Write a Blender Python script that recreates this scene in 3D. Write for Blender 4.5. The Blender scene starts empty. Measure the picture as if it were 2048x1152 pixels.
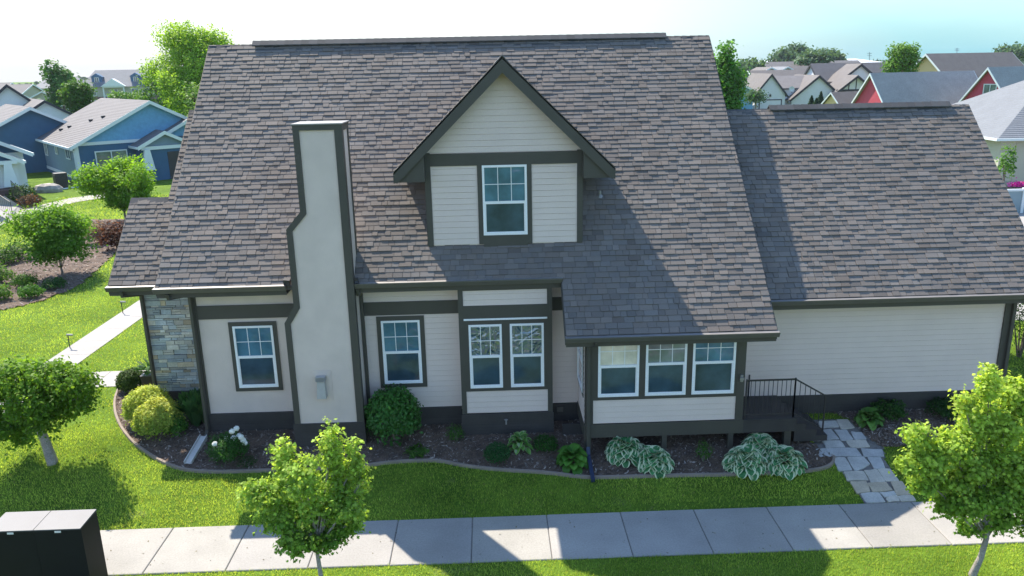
import bpy, math, random
import numpy as np
from mathutils import Matrix, Vector
random.seed(7); RNG = np.random.default_rng(7)
C = bpy.context.scene.collection
PI = math.pi

# ------------------------------------------------------------------ camera
sc = bpy.context.scene
FPX, PIT, ROLL, YAW, H = 1575.0, math.radians(15.5), math.radians(1.2), math.radians(-1.45), 8.0
fw = Vector((-math.sin(YAW)*math.cos(PIT), math.cos(YAW)*math.cos(PIT), -math.sin(PIT)))
rt0 = Vector((math.cos(YAW), math.sin(YAW), 0)); up0 = rt0.cross(fw)
RT = rt0*math.cos(ROLL) - up0*math.sin(ROLL); UP = up0*math.cos(ROLL) + rt0*math.sin(ROLL)
cd = bpy.data.cameras.new('camera'); cam = bpy.data.objects.new('camera', cd); C.objects.link(cam)
cd.sensor_width = 36; cd.lens = 36*FPX/2048; cd.clip_end = 5000; cd.clip_start = .1
M3 = Matrix((RT, UP, -fw)).transposed()
cam.matrix_world = Matrix.Translation((0, 0, H)) @ M3.to_4x4()
sc.camera = cam
def ray(px, py): return fw + RT*((px-1024)/FPX) - UP*((py-576)/FPX)
def at(px, py, Y):
    d = ray(px, py); t = Y/d.y; return Vector((0, 0, H)) + d*t
def gz(y):
    return 0.0 if y >= 16.9 else (-.56 if y <= 13.9 else -.56+.56*(y-13.9)/3.0)
def gp(px, py):
    d = ray(px, py); t = 0
    for _ in range(60):
        p = Vector((0, 0, H)) + d*t; t += (gz(p.y)-p.z)/d.z*.8
    return p

# ------------------------------------------------------------------ light
SUN = Vector((-.50, .70, 1.0)).normalized()
w = bpy.data.worlds.new('World'); sc.world = w; w.use_nodes = True
nt = w.node_tree; bg = nt.nodes['Background']
sky = nt.nodes.new('ShaderNodeTexSky'); sky.sky_type = 'NISHITA'; sky.sun_disc = False
sky.sun_elevation = math.asin(SUN.z); sky.sun_rotation = math.atan2(SUN.x, SUN.y)
sky.air_density = 1.0; sky.dust_density = .25; sky.ozone_density = 3.0
def wn(ty, **k):
    n = nt.nodes.new(ty)
    for a, b in k.items(): setattr(n, a, b)
    return n
tcw = wn('ShaderNodeTexCoord'); sx = wn('ShaderNodeSeparateXYZ'); nt.links.new(tcw.outputs['Generated'], sx.inputs[0])
def wmath(op, a, b=None, clamp=False):
    n = wn('ShaderNodeMath', operation=op, use_clamp=clamp)
    for i, v in enumerate((a, b)):
        if v is None: continue
        if isinstance(v, (int, float)): n.inputs[i].default_value = v
        else: nt.links.new(v, n.inputs[i])
    return n.outputs[0]
mpw = wn('ShaderNodeMapping'); mpw.inputs['Scale'].default_value = (1, 1, 5); nt.links.new(tcw.outputs['Generated'], mpw.inputs[0])
cn = wn('ShaderNodeTexNoise'); cn.inputs['Scale'].default_value = 2.6; cn.inputs['Detail'].default_value = 6; nt.links.new(mpw.outputs[0], cn.inputs[0])
veil = wmath('SUBTRACT', 1.0, wmath('MULTIPLY', sx.outputs[2], 4.5), True)      # thin bright cloud veil, thickest near the horizon
veil = wmath('MULTIPLY', veil, wmath('ADD', wmath('MULTIPLY', cn.outputs[0], .25), .90), True)
vc = wn('ShaderNodeMix', data_type='RGBA'); nt.links.new(wmath('ADD', wmath('MULTIPLY', sx.outputs[0], 2.9), wmath('ADD', wmath('MULTIPLY', sx.outputs[2], 5.0), wmath('MULTIPLY', cn.outputs[0], -.75)), True), vc.inputs[0])
vc.inputs[6].default_value = (2.68, 2.72, 2.74, 1); vc.inputs[7].default_value = (1.0, 2.1, 2.35, 1)
wm = wn('ShaderNodeMix', data_type='RGBA'); nt.links.new(veil, wm.inputs[0]); nt.links.new(sky.outputs[0], wm.inputs[6]); nt.links.new(vc.outputs[2], wm.inputs[7])
nt.links.new(wm.outputs[2], bg.inputs[0]); bg.inputs[1].default_value = .15
sl = bpy.data.lights.new('sun', 'SUN'); so = bpy.data.objects.new('sun', sl); C.objects.link(so)
sl.energy = 4.5; sl.angle = math.radians(.55); sl.color = (1.0, .90, .77)
so.rotation_euler = SUN.to_track_quat('Z', 'Y').to_euler(); so.location = (0, 0, 40)
sc.view_settings.view_transform = 'Standard'; sc.view_settings.look = 'None'
sc.view_settings.gamma = 1; sc.view_settings.exposure = 1.22

# ------------------------------------------------------------------ materials
def sock(n, k): return n.inputs[k]
def new_mat(name):
    m = bpy.data.materials.new(name); m.use_nodes = True
    t = m.node_tree; b = t.nodes['Principled BSDF']; return m, t, b
def noise(t, scale, detail=4, co='Object', rough=.6):
    tc = t.nodes.new('ShaderNodeTexCoord'); n = t.nodes.new('ShaderNodeTexNoise')
    n.inputs['Scale'].default_value = scale; n.inputs['Detail'].default_value = detail; n.inputs['Roughness'].default_value = rough
    t.links.new(tc.outputs[co], n.inputs['Vector']); return n
def rng(t, src, a, b, lo=.3, hi=.7):
    m = t.nodes.new('ShaderNodeMapRange'); m.inputs[1].default_value = lo; m.inputs[2].default_value = hi
    m.inputs[3].default_value = a; m.inputs[4].default_value = b; t.links.new(src, m.inputs[0]); return m.outputs[0]
def mul(t, colsock, fac):
    x = t.nodes.new('ShaderNodeVectorMath'); x.operation = 'SCALE'
    t.links.new(colsock, x.inputs[0]); t.links.new(fac, x.inputs['Scale']); return x.outputs[0]
def mat(name, col=(.5, .5, .5), rough=.7, var=.12, vs=1.5, fine=.08, fs=60, bump=.0, bs=60, bd=.01, metal=0, attr=False, spec=.5, anis=None):
    m, t, b = new_mat(name)
    if attr:
        a = t.nodes.new('ShaderNodeAttribute'); a.attribute_name = 'Col'; base = a.outputs['Color']
    else:
        a = t.nodes.new('ShaderNodeRGB'); a.outputs[0].default_value = (*col, 1); base = a.outputs[0]
    n1 = noise(t, vs, 5); f = rng(t, n1.outputs[0], 1-var, 1+var); c = mul(t, base, f)
    if fine:
        n2 = noise(t, fs, 2); f2 = rng(t, n2.outputs[0], 1-fine, 1+fine); c = mul(t, c, f2)
    t.links.new(c, b.inputs['Base Color']); b.inputs['Roughness'].default_value = rough
    b.inputs['Metallic'].default_value = metal; b.inputs['Specular IOR Level'].default_value = spec
    if bump:
        n3 = noise(t, bs, 4); bp = t.nodes.new('ShaderNodeBump'); bp.inputs['Strength'].default_value = bump
        bp.inputs['Distance'].default_value = bd; t.links.new(n3.outputs[0], bp.inputs['Height']); t.links.new(bp.outputs[0], b.inputs['Normal'])
    return m
def leaf_mat(name, transl=.45, rough=.45):
    m, t, b = new_mat(name)
    a = t.nodes.new('ShaderNodeAttribute'); a.attribute_name = 'Col'
    t.links.new(a.outputs['Color'], b.inputs['Base Color']); b.inputs['Roughness'].default_value = rough
    b.inputs['Specular IOR Level'].default_value = .18
    tr = t.nodes.new('ShaderNodeBsdfTranslucent'); v = t.nodes.new('ShaderNodeVectorMath'); v.operation = 'MULTIPLY'
    t.links.new(a.outputs['Color'], v.inputs[0]); v.inputs[1].default_value = (1.5, 1.35, .7); t.links.new(v.outputs[0], tr.inputs[0])
    mx = t.nodes.new('ShaderNodeMixShader'); mx.inputs[0].default_value = transl
    t.links.new(b.outputs[0], mx.inputs[1]); t.links.new(tr.outputs[0], mx.inputs[2])
    t.links.new(mx.outputs[0], t.nodes['Material Output'].inputs[0]); return m
def glass_mat(name, col, rough=.04, wav=0.0, ws=2.0, ior=1.65):
    m, t, b = new_mat(name)
    b.inputs['Base Color'].default_value = (*col, 1); b.inputs['Roughness'].default_value = rough; b.inputs['IOR'].default_value = ior
    b.inputs['Specular IOR Level'].default_value = .6
    nv = noise(t, 1.3, 4); rgb = t.nodes.new('ShaderNodeRGB'); rgb.outputs[0].default_value = (*col, 1)
    t.links.new(mul(t, rgb.outputs[0], rng(t, nv.outputs[0], .55, 1.5)), b.inputs['Base Color'])
    if wav:
        n = noise(t, ws, 1.5); n.inputs['Distortion'].default_value = 1.2
        bp = t.nodes.new('ShaderNodeBump'); bp.inputs['Strength'].default_value = 1; bp.inputs['Distance'].default_value = wav
        t.links.new(n.outputs[0], bp.inputs['Height']); t.links.new(bp.outputs[0], b.inputs['Normal'])
    return m
M = dict(
    stucco=mat('stucco', (.65, .545, .475), .9, .07, 1.6, .10, 90, .5, 120, .006),
    siding=mat('siding', (.69, .575, .51), .7, .04, 1.2, .05, 70, .2, 40, .003),
    trim=mat('trim_paint', (.062, .058, .046), .6, .08, 2, .06, 50),
    found=mat('foundation_paint', (.040, .036, .034), .7, .15, 3, .1, 40, .2, 50, .004),
    gutter=mat('gutter_paint', (.10, .095, .08), .4, .1, 3),
    gtop=mat('gutter_guard', (.28, .275, .27), .45, .1, 4, .1, 80, metal=.5),
    shingle=mat('shingle', rough=.85, var=.08, vs=.5, fine=.22, fs=160, bump=.5, bs=300, bd=.003, attr=True, spec=.3),
    ridge=mat('ridge_cap', (.20, .195, .19), .7, .12, 3, .2, 150),
    soffit=mat('soffit', (.10, .095, .08), .8),
    white=mat('white_vinyl', (.82, .83, .83), .4, .02),
    glassU=glass_mat('glass_upper', (.07, .17, .23), .03, .014, 2.2, 1.5),
    glassW=glass_mat('glass_wavy', (.055, .11, .14), .015, .085, 3.6, 2.2),
    glassL=glass_mat('glass_screened', (.042, .078, .105), .06, 0, 2, 1.42),
    blind=glass_mat('glass_over_blind', (.66, .60, .49), .08, .004, 2),
    blue=glass_mat('glass_half_blind', (.20, .24, .24), .05, .01, 2),
    stone=mat('ledge_stone', rough=.85, var=.15, vs=8, fine=.12, fs=50, bump=.7, bs=25, bd=.015, attr=True),
    mortar=mat('mortar', (.09, .085, .075), .95),
    concrete=mat('concrete', (.30, .29, .27), .85, .09, .8, .06, 60, .25, 120, .004), walk=mat('sidewalk_concrete', rough=.85, var=.14, vs=.8, fine=.10, fs=30, bump=.25, bs=120, bd=.004, attr=True),
    flag=mat('flagstone', rough=.75, var=.18, vs=2.5, fine=.12, fs=30, bump=.5, bs=12, bd=.015, attr=True),
    soil=mat('gravel_joint', (.16, .15, .14), .95, .3, 5, .3, 80, .8, 90, .02),
    mulch=mat('mulch', (.125, .086, .062), .95, .35, 3, .5, 55, 1.0, 45, .04),
    chip=mat('bark_chip', rough=.85, var=.1, attr=True),
    black=mat('black_metal', (.022, .022, .025), .45, .1),
    cab=mat('bronze_cabinet', (.006, .007, .009), .6, .15, 3, spec=.25),
    cabtop=mat('cabinet_top', (.07, .078, .09), .55, .1, 3),
    tag=mat('label_plate', (.75, .75, .72), .5, .02),
    bark=mat('bark', (.17, .145, .125), .9, .25, 6, .3, 40, .6, 30, .02),
    barkg=mat('grey_bark', (.30, .27, .24), .9, .25, 6, .3, 40, .6, 30, .02),
    leaf=leaf_mat('leaf', .5, .6), leafd=leaf_mat('glossy_leaf', .2, .35), far=leaf_mat('far_leaf', .3, .6),
    grassb=leaf_mat('grass_blade', .42, .7),
    asphalt=mat('asphalt', (.06, .06, .06), .9),
    navy=mat('navy_siding', (.035, .105, .195), .7, .06, 2), blueg=mat('slate_siding', (.16, .235, .30), .7, .06, 2), cyan=mat('blue_shake', (.13, .33, .52), .7, .1, 4),
    wtrim=mat('white_trim', (.62, .68, .68), .5, .03), bgroof=mat('neighbour_roof', (.135, .128, .126), .85, .10, 1, .2, 14),
    bgroofd=mat('dark_neighbour_roof', (.14, .135, .135), .85, .10, 1, .2, 14), bgroofb=mat('brown_neighbour_roof', (.128, .118, .112), .85, .1, 1, .2, 14),
    bgroofs=mat('sage_neighbour_roof', (.30, .29, .27), .85, .1, 1, .2, 14), bgroofg=mat('grey_neighbour_roof', (.145, .160, .175), .8, .08, 1, .15, 14),
    whitew=mat('white_wall', (.68, .70, .70), .8, .04), dark=mat('dark_trim', (.035, .038, .045), .7), redw=mat('red_siding', (.44, .055, .085), .7, .06, 3),
    yell=mat('yellow_siding', (.62, .46, .22), .7, .04), beige=mat('sage_wall', (.38, .38, .30), .8, .05), brick=mat('dark_brick', (.12, .07, .06), .85, .2, 5),
    bgglass=glass_mat('neighbour_glass', (.10, .14, .15), .05), door=mat('door_paint', (.03, .028, .03), .5), rock=mat('boulder', (.36, .33, .30), .85, .2, 3, .1, 20, .5, 8, .05),
    fencep=mat('fence_panel', (.20, .28, .31), .6, .05), flower=mat('white_petal', (.82, .82, .75), .6, .03), pink=mat('magenta_petal', (.65, .03, .42), .6),
    bluepipe=mat('blue_pipe', (.02, .035, .08), .45), plank=mat('grey_plank', (.52, .51, .48), .6, .1, 5), grass=None)

# brick-like line pattern for distant roofs
for k in ('bgroof', 'bgroofd', 'bgroofb', 'bgroofg'):
    t = M[k].node_tree; b = t.nodes['Principled BSDF']
    tc = t.nodes.new('ShaderNodeTexCoord'); wv = t.nodes.new('ShaderNodeTexWave'); wv.bands_direction = 'Z'
    wv.inputs['Scale'].default_value = 3.2; wv.inputs['Distortion'].default_value = .3; t.links.new(tc.outputs['Object'], wv.inputs[0])
    bp = t.nodes.new('ShaderNodeBump'); bp.inputs['Strength'].default_value = .6; bp.inputs['Distance'].default_value = .04
    t.links.new(wv.outputs[1], bp.inputs['Height']); t.links.new(bp.outputs[0], b.inputs['Normal'])
# lawn
def lawn_mat():
    m, t, b = new_mat('lawn')
    n1 = noise(t, .7, 6); n2 = noise(t, 18, 4, rough=.8); n3 = noise(t, 3.5, 3)
    cr = t.nodes.new('ShaderNodeValToRGB'); e = cr.color_ramp.elements
    e[0].position = .30; e[0].color = (.065, .125, .012, 1); e[1].position = .72; e[1].color = (.135, .225, .024, 1)
    t.links.new(n1.outputs[0], cr.inputs[0])
    c = mul(t, cr.outputs[0], rng(t, n2.outputs[0], .6, 1.4)); c = mul(t, c, rng(t, n3.outputs[0], .85, 1.15))
    mx = t.nodes.new('ShaderNodeMix'); mx.data_type = 'RGBA'; n4 = noise(t, 1.1, 4)
    t.links.new(rng(t, n4.outputs[0], 0, .6, .66, .78), mx.inputs[0]); t.links.new(c, mx.inputs[6]); mx.inputs[7].default_value = (.19, .18, .11, 1)
    t.links.new(mx.outputs[2], b.inputs['Base Color']); b.inputs['Roughness'].default_value = .95; b.inputs['Specular IOR Level'].default_value = .1
    bp = t.nodes.new('ShaderNodeBump'); bp.inputs['Strength'].default_value = .8; bp.inputs['Distance'].default_value = .05
    t.links.new(n2.outputs[0], bp.inputs['Height']); t.links.new(bp.outputs[0], b.inputs['Normal']); return m
M['grass'] = lawn_mat()

# ------------------------------------------------------------------ mesh helpers
def tag(o, label=None, cat=None, group=None, kind=None):
    if label: o['label'] = label
    if cat: o['category'] = cat
    if group: o['group'] = group
    if kind: o['kind'] = kind
    return o
def empty(name, loc, label, cat, group=None):
    o = bpy.data.objects.new(name, None); o.location = loc; o.empty_display_size = .2; C.objects.link(o)
    return tag(o, label, cat, group)
def origin_of(p):
    v = Vector((0, 0, 0))
    while p is not None: v = v + p.location; p = p.parent
    return v
class MB:
    def __init__(s, xf=None): s.v = []; s.f = []; s.m = []; s.c = []; s.xf = xf
    def poly(s, pts, m=0, c=(1, 1, 1)):
        i = len(s.v); s.v += [tuple(p) for p in pts]; s.f.append(tuple(range(i, i+len(pts)))); s.m.append(m); s.c.append(c)
    def hexa(s, p, m=0, c=(1, 1, 1), skip=()):   # p: 8 points, bottom 0-3 ccw, top 4-7
        i = len(s.v); s.v += [tuple(q) for q in p]
        for k, q in enumerate(((3, 2, 1, 0), (4, 5, 6, 7), (0, 1, 5, 4), (1, 2, 6, 5), (2, 3, 7, 6), (3, 0, 4, 7))):
            if k in skip: continue
            s.f.append(tuple(i+j for j in q)); s.m.append(m); s.c.append(c)
    def box(s, x0, x1, y0, y1, z0, z1, m=0, c=(1, 1, 1)):
        s.hexa([(x0, y0, z0), (x1, y0, z0), (x1, y1, z0), (x0, y1, z0), (x0, y0, z1), (x1, y0, z1), (x1, y1, z1), (x0, y1, z1)], m, c)
    def prism(s, pts, y0, y1, m=0, c=(1, 1, 1)):   # polygon in xz (ccw seen from -y) extruded along y
        n = len(pts); s.poly([(x, y0, z) for x, z in pts], m, c); s.poly([(x, y1, z) for x, z in reversed(pts)], m, c)
        for i in range(n):
            a, b = pts[i], pts[(i+1) % n]; s.poly([(a[0], y0, a[1]), (a[0], y1, a[1]), (b[0], y1, b[1]), (b[0], y0, b[1])], m, c)
    def slab(s, quad, th, m=0, c=(1, 1, 1)):      # quad (ccw from above) with thickness straight down
        s.hexa([(p[0], p[1], p[2]-th) for p in quad]+list(quad), m, c)
    def tube(s, pts, r, n=8, m=0, c=(1, 1, 1), cap=True, sq=False):
        pts = [Vector(p) for p in pts]; rr = r if isinstance(r, (list, tuple)) else [r]*len(pts); rings = []; prev = None
        for i, p in enumerate(pts):
            d = (pts[min(i+1, len(pts)-1)]-pts[max(i-1, 0)]).normalized()
            ref = Vector((0, 0, 1)) if abs(d.z) < .9 else Vector((0, 1, 0))
            if prev is not None: a = (prev - d*prev.dot(d)).normalized()
            else: a = ref.cross(d).normalized()
            prev = a; b = d.cross(a); k0 = len(s.v)
            for k in range(n):
                an = 2*PI*(k+(.5 if sq else 0))/n; s.v.append(tuple(p+(a*math.cos(an)+b*math.sin(an))*rr[i]))
            rings.append(k0)
        for i in range(len(pts)-1):
            for k in range(n):
                k2 = (k+1) % n; s.f.append((rings[i]+k, rings[i]+k2, rings[i+1]+k2, rings[i+1]+k)); s.m.append(m); s.c.append(c)
        if cap:
            s.f.append(tuple(rings[0]+k for k in reversed(range(n)))); s.m.append(m); s.c.append(c)
            s.f.append(tuple(rings[-1]+k for k in range(n))); s.m.append(m); s.c.append(c)
    def build(s, name, mats, parent=None, loc=None, smooth=False):
        if not isinstance(mats, (list, tuple)): mats = [mats]
        o0 = Vector(loc) if loc is not None else (origin_of(parent) if parent else Vector((0, 0, 0)))
        vs = [(s.xf @ Vector(p)) if s.xf else Vector(p) for p in s.v]
        me = bpy.data.meshes.new(name); me.from_pydata([tuple(p-o0) for p in vs], [], s.f)
        for m in mats: me.materials.append(m)
        me.polygons.foreach_set('material_index', s.m)
        a = me.attributes.new('Col', 'FLOAT_COLOR', 'FACE'); a.data.foreach_set('color', [x for c in s.c for x in (*c, 1)])
        if smooth: me.polygons.foreach_set('use_smooth', [True]*len(s.f))
        me.update(); o = bpy.data.objects.new(name, me); C.objects.link(o)
        if parent: o.parent = parent
        elif loc is not None: o.location = o0
        return o

# leaf clouds --------------------------------------------------------
SH = dict(
    oval=[(0, -.5), (.28, -.12), (.24, .22), (0, .5), (-.24, .22), (-.28, -.12)],
    quad=[(0, -.5), (.36, 0), (0, .5), (-.36, 0)],
    maple=[(0, -.45), (.12, -.22), (.42, -.25), (.30, .02), (.50, .18), (.22, .20), (0, .55), (-.22, .20), (-.50, .18), (-.30, .02), (-.42, -.25), (-.12, -.22)],
    lance=[(0, -.5), (.12, -.1), (.10, .2), (0, .5), (-.10, .2), (-.12, -.1)])
def leaves(name, P, N, size, cols, shape, mt, parent=None, loc=None, fold=.25, fwd=None):
    P = np.asarray(P, float); n = len(P); N = np.asarray(N, float); N /= np.linalg.norm(N, axis=1)[:, None]+1e-9
    tmp = np.array(SH[shape]); k = len(tmp)
    if fwd is None: fwd = RNG.normal(size=(n, 3))
    fwd = fwd - N*(np.sum(fwd*N, 1))[:, None]; fwd /= np.linalg.norm(fwd, axis=1)[:, None]+1e-9
    sd = np.cross(fwd, N); size = np.broadcast_to(np.asarray(size, float), (n,))
    V = P[:, None, :] + size[:, None, None]*(sd[:, None, :]*tmp[None, :, 0, None] + fwd[:, None, :]*tmp[None, :, 1, None]
        - N[:, None, :]*(np.abs(tmp[None, :, 0, None])*fold + tmp[None, :, 1, None]**2*fold*.8))
    o0 = np.array(loc if loc is not None else (origin_of(parent) if parent else (0, 0, 0)))
    V = (V.reshape(-1, 3)-o0).astype(np.float32)
    me = bpy.data.meshes.new(name); me.vertices.add(n*k); me.vertices.foreach_set('co', V.ravel())
    me.loops.add(n*k); me.loops.foreach_set('vertex_index', np.arange(n*k, dtype=np.int32))
    me.polygons.add(n); me.polygons.foreach_set('loop_start', np.arange(0, n*k, k, dtype=np.int32)); me.polygons.foreach_set('loop_total', np.full(n, k, dtype=np.int32))
    me.update(calc_edges=True); me.validate()
    a = me.attributes.new('Col', 'FLOAT_COLOR', 'FACE'); cc = np.ones((n, 4), np.float32); cc[:, :3] = cols; a.data.foreach_set('color', cc.ravel())
    me.materials.append(mt); o = bpy.data.objects.new(name, me); C.objects.link(o)
    if parent: o.parent = parent
    elif loc is not None: o.location = loc
    return o
def colmix(n, a, b, jit=.15, t=None):
    t = RNG.random(n) if t is None else t; a = np.array(a); b = np.array(b)
    return np.clip((a[None]*(1-t[:, None])+b[None]*t[:, None])*(1+RNG.normal(0, jit, (n, 1))), .003, 1)
def crown_points(blobs, clumps, per, spread=.16, inner=.35, droop=.0):
    """blobs: (x,y,z,rx,rz). leaf clumps near blob surfaces, fewer inside"""
    P = []; N = []; T = []
    wt = np.array([b[3]*b[3]*b[4] for b in blobs])**.67; wt /= wt.sum()
    for bi, b in enumerate(blobs):
        nc = max(4, int(clumps*wt[bi])); c0 = np.array(b[:3]); R = np.array([b[3], b[3], b[4]])
        d = RNG.normal(size=(nc, 3)); d /= np.linalg.norm(d, axis=1)[:, None]
        rad = np.where(RNG.random(nc) < inner, RNG.uniform(.2, .75, nc), RNG.uniform(.75, 1.08, nc))
        ctr = c0+d*rad[:, None]*R; cs = RNG.uniform(.6, 1.4, nc)*spread; ct = RNG.random(nc)
        for j in range(nc):
            m = max(2, int(per*RNG.uniform(.5, 1.5))); q = RNG.normal(size=(m, 3))*cs[j]*np.array([1, 1, .7]); q[:, 2] -= droop*np.abs(q[:, 0]+q[:, 1])*.6
            P.append(ctr[j]+q); nn = d[j]*.7+np.array([0, 0, .55])+RNG.normal(size=(m, 3))*.55; N.append(nn); T.append(np.full(m, ct[j]*.75)+RNG.random(m)*.25)
    return np.concatenate(P), np.concatenate(N), np.concatenate(T)
def tree(name, label, base, blobs, trunk_h, r0, clumps, per, lsize, shape, ca, cb, lm, bk, spread=.16, group=None, cat='tree', inner=.35, droop=0, lean=(0, 0), limbs=True, topk=.5, jit=.15):
    e = empty(name, base, label, cat, group); b0 = Vector(base); top = b0+Vector((lean[0], lean[1], trunk_h))
    mb = MB(); mid = b0.lerp(top, .5)+Vector((r0*.5, 0, 0))
    ctr = sum((Vector(b[:3]) for b in blobs), Vector())/len(blobs); lead = top.lerp(ctr, .55)
    mb.tube([b0-Vector((0, 0, .1)), b0+Vector((0, 0, .04)), mid, top, lead], [r0*1.5, r0*1.15, r0*.9, r0*.75, r0*.35], 10)
    if limbs:
        for b in blobs:
            c = Vector(b[:3]); s0 = top.lerp(lead, random.uniform(-.1, .9)); m1 = s0.lerp(c, .5)+Vector((random.uniform(-.1, .1), random.uniform(-.1, .1), -.08))*b[3]
            mb.tube([s0, m1, c], [r0*.4, r0*.28, r0*.12], 6)
            for _ in range(5):
                d = Vector((random.gauss(0, 1), random.gauss(0, 1), random.gauss(.5, .8))).normalized(); e2 = c+Vector((d.x*b[3], d.y*b[3], d.z*b[4]))*.9
                mb.tube([m1.lerp(c, random.uniform(.2, 1)), c.lerp(e2, .5)+Vector((0, 0, -.03)), e2], [r0*.14, r0*.09, r0*.04], 4, cap=False)
    mb.build('trunk', bk, e, smooth=True)
    P, N, T = crown_points(blobs, clumps, per, spread, inner, droop)
    zz = P[:, 2]; hz = (zz-zz.min())/(np.ptp(zz)+1e-6); T = np.clip(T*(1-topk)+topk*hz*1.0, 0, 1)  # leaf colour lightened towards the crown top, painting in sunlit highlights
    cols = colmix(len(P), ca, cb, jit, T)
    leaves('crown', P, N, lsize*RNG.uniform(.65, 1.25, len(P)), cols, shape, lm, e)
    return e
def rblobs(cx, cy, cz, rx, rz, n, br=.45):
    out = []
    for _ in range(n):
        d = Vector((random.gauss(0, 1), random.gauss(0, 1), random.gauss(0, 1))).normalized()*random.uniform(.45, .85)
        k = br*random.uniform(.7, 1.25); out.append((cx+d.x*rx, cy+d.y*rx, cz+d.z*rz, rx*k, rz*k))
    out.append((cx, cy, cz, rx*.55, rz*.6)); return out
def shrub(name, label, x, y, r, h, n, ls, shape, ca, cb, lm, z=None, group=None, cat='shrub', lump=.18, jit=.18, inner=.25, topk=0, stems=True):
    z = gz(y) if z is None else z; d = RNG.normal(size=(n, 3)); d[:, 2] = np.abs(d[:, 2])*1.0-.25; d /= np.linalg.norm(d, axis=1)[:, None]
    ph = RNG.random(6)*6.28
    l = 1+lump*(np.sin(d[:, 0]*5+ph[0])*np.sin(d[:, 1]*5+ph[1])+.6*np.sin(d[:, 2]*9+ph[2]+d[:, 0]*7))+RNG.normal(0, .05, n)
    rad = np.where(RNG.random(n) < inner, RNG.uniform(.4, .85, n), RNG.uniform(.85, 1.04, n))*l
    P = np.stack([x+d[:, 0]*r*rad, y+d[:, 1]*r*rad, z+h*.40+d[:, 2]*h*.60*rad], 1); P[:, 2] = np.maximum(P[:, 2], z+.02)
    N = d*.8+np.array([0, 0, .5])+RNG.normal(size=(n, 3))*.5
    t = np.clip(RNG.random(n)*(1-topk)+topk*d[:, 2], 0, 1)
    e = empty(name, (x, y, z), label, cat, group)
    mb = MB()
    for _ in range(9):
        a = random.uniform(0, 6.28); q = random.uniform(.25, .6)
        mb.tube([(x+.03*math.cos(a), y+.03*math.sin(a), z-.03), (x+r*q*.5*math.cos(a), y+r*q*.5*math.sin(a), z+h*.4), (x+r*q*math.cos(a), y+r*q*math.sin(a), z+h*.6)], [.018+r*.012, .012+r*.006, .004], 5, cap=False)
    mb.build('stem', M['bark'], e)
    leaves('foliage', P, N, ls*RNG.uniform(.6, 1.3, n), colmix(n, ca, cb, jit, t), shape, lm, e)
    return e
def inside(poly, X, Y):
    r = np.zeros(X.shape, bool); n = len(poly)
    for i in range(n):
        x1, y1 = poly[i][:2]; x2, y2 = poly[(i+1) % n][:2]
        c = ((y1 > Y) != (y2 > Y)) & (X < (x2-x1)*(Y-y1)/(y2-y1+1e-12)+x1); r ^= c
    return r

# ================================================================== GROUND
mb = MB(); ys = [-200, -60, -20, 0, 8, 13.9]+[13.9+3*k/10 for k in range(1, 11)]+[20, 40, 80, 160, 400, 1000, 3000]
xs = [-3000, -600, -150, -40, -20, -10, 0, 10, 20, 40, 150, 600, 3000]
for i in range(len(ys)-1):
    for j in range(len(xs)-1):
        mb.poly([(xs[j], ys[i], gz(ys[i])), (xs[j+1], ys[i], gz(ys[i])), (xs[j+1], ys[i+1], gz(ys[i+1])), (xs[j], ys[i+1], gz(ys[i+1]))])
tag(mb.build('ground', M['grass']), kind='structure')
mb = MB(); mb.box(-60, 60, -4, 8.2, -.62, -.545); tag(mb.build('road', M['asphalt']), kind='structure')
mb = MB(); mb.box(-60, 60, 8.2, 8.4, -.6, -.42); tag(mb.build('kerb', M['concrete']), kind='structure')
# sidewalk
mb = MB(); X = -.525-1.4675*18; SWX = []
while X < 26:
    g = .007; x0, x1 = X+g, X+1.4675-g; y0, y1 = 12.38, 13.86; b = .012; z = -.535+random.uniform(-.004, .004); v = random.uniform(.92, 1.06); sc_ = (.30*v, .29*v, .265*v*random.uniform(.97, 1.02))
    mb.hexa([(x0, y0, -.7), (x1, y0, -.7), (x1, y1, -.7), (x0, y1, -.7), (x0, y0, z-b), (x1, y0, z-b), (x1, y1, z-b), (x0, y1, z-b)], 0, sc_, skip=(1,))
    mb.hexa([(x0, y0, z-b), (x1, y0, z-b), (x1, y1, z-b), (x0, y1, z-b), (x0+b, y0+b, z), (x1-b, y0+b, z), (x1-b, y1-b, z), (x0+b, y1-b, z)], 0, sc_, skip=(0,)); X += 1.4675
tag(mb.build('sidewalk', M['walk']), kind='structure')
mb = MB(); mb.box(-30, 28, 12.4, 13.84, -.72, -.556); tag(mb.build('sidewalk_joint', M['soil']), kind='structure')
# left walkway and cross path
mb = MB(); y = 13.9
WALK = [(-13.15, 13.9), (-12.12, 13.9), (-12.12, 60), (-13.15, 60)]; CROSS = [(-12.1, 20.0), (-8.3, 20.0), (-8.3, 21.15), (-12.1, 21.15)]
while y < 60:
    y1 = min(y+1.25, 60); zz = (gz(y)+.02, gz(y1)+.02)
    mb.hexa([(-13.15, y+.006, zz[0]-.1), (-12.12, y+.006, zz[0]-.1), (-12.12, y1-.006, zz[1]-.1), (-13.15, y1-.006, zz[1]-.1), (-13.15, y+.006, zz[0]), (-12.12, y+.006, zz[0]), (-12.12, y1-.006, zz[1]), (-13.15, y1-.006, zz[1])]); y = y1
for k in range(3): mb.box(-12.11+k*1.28, -12.11+(k+1)*1.28-.012, 20.0, 21.15, -.1, .02)
tag(mb.build('path', M['concrete']), kind='structure')
def flatpoly(pix, z, zz=0.0):
    out = []
    for (px, py) in pix:
        d = ray(px, py); t = (zz-H)/d.z; p = Vector((0, 0, H))+d*t; out.append((p.x, p.y, z))
    return out
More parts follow.
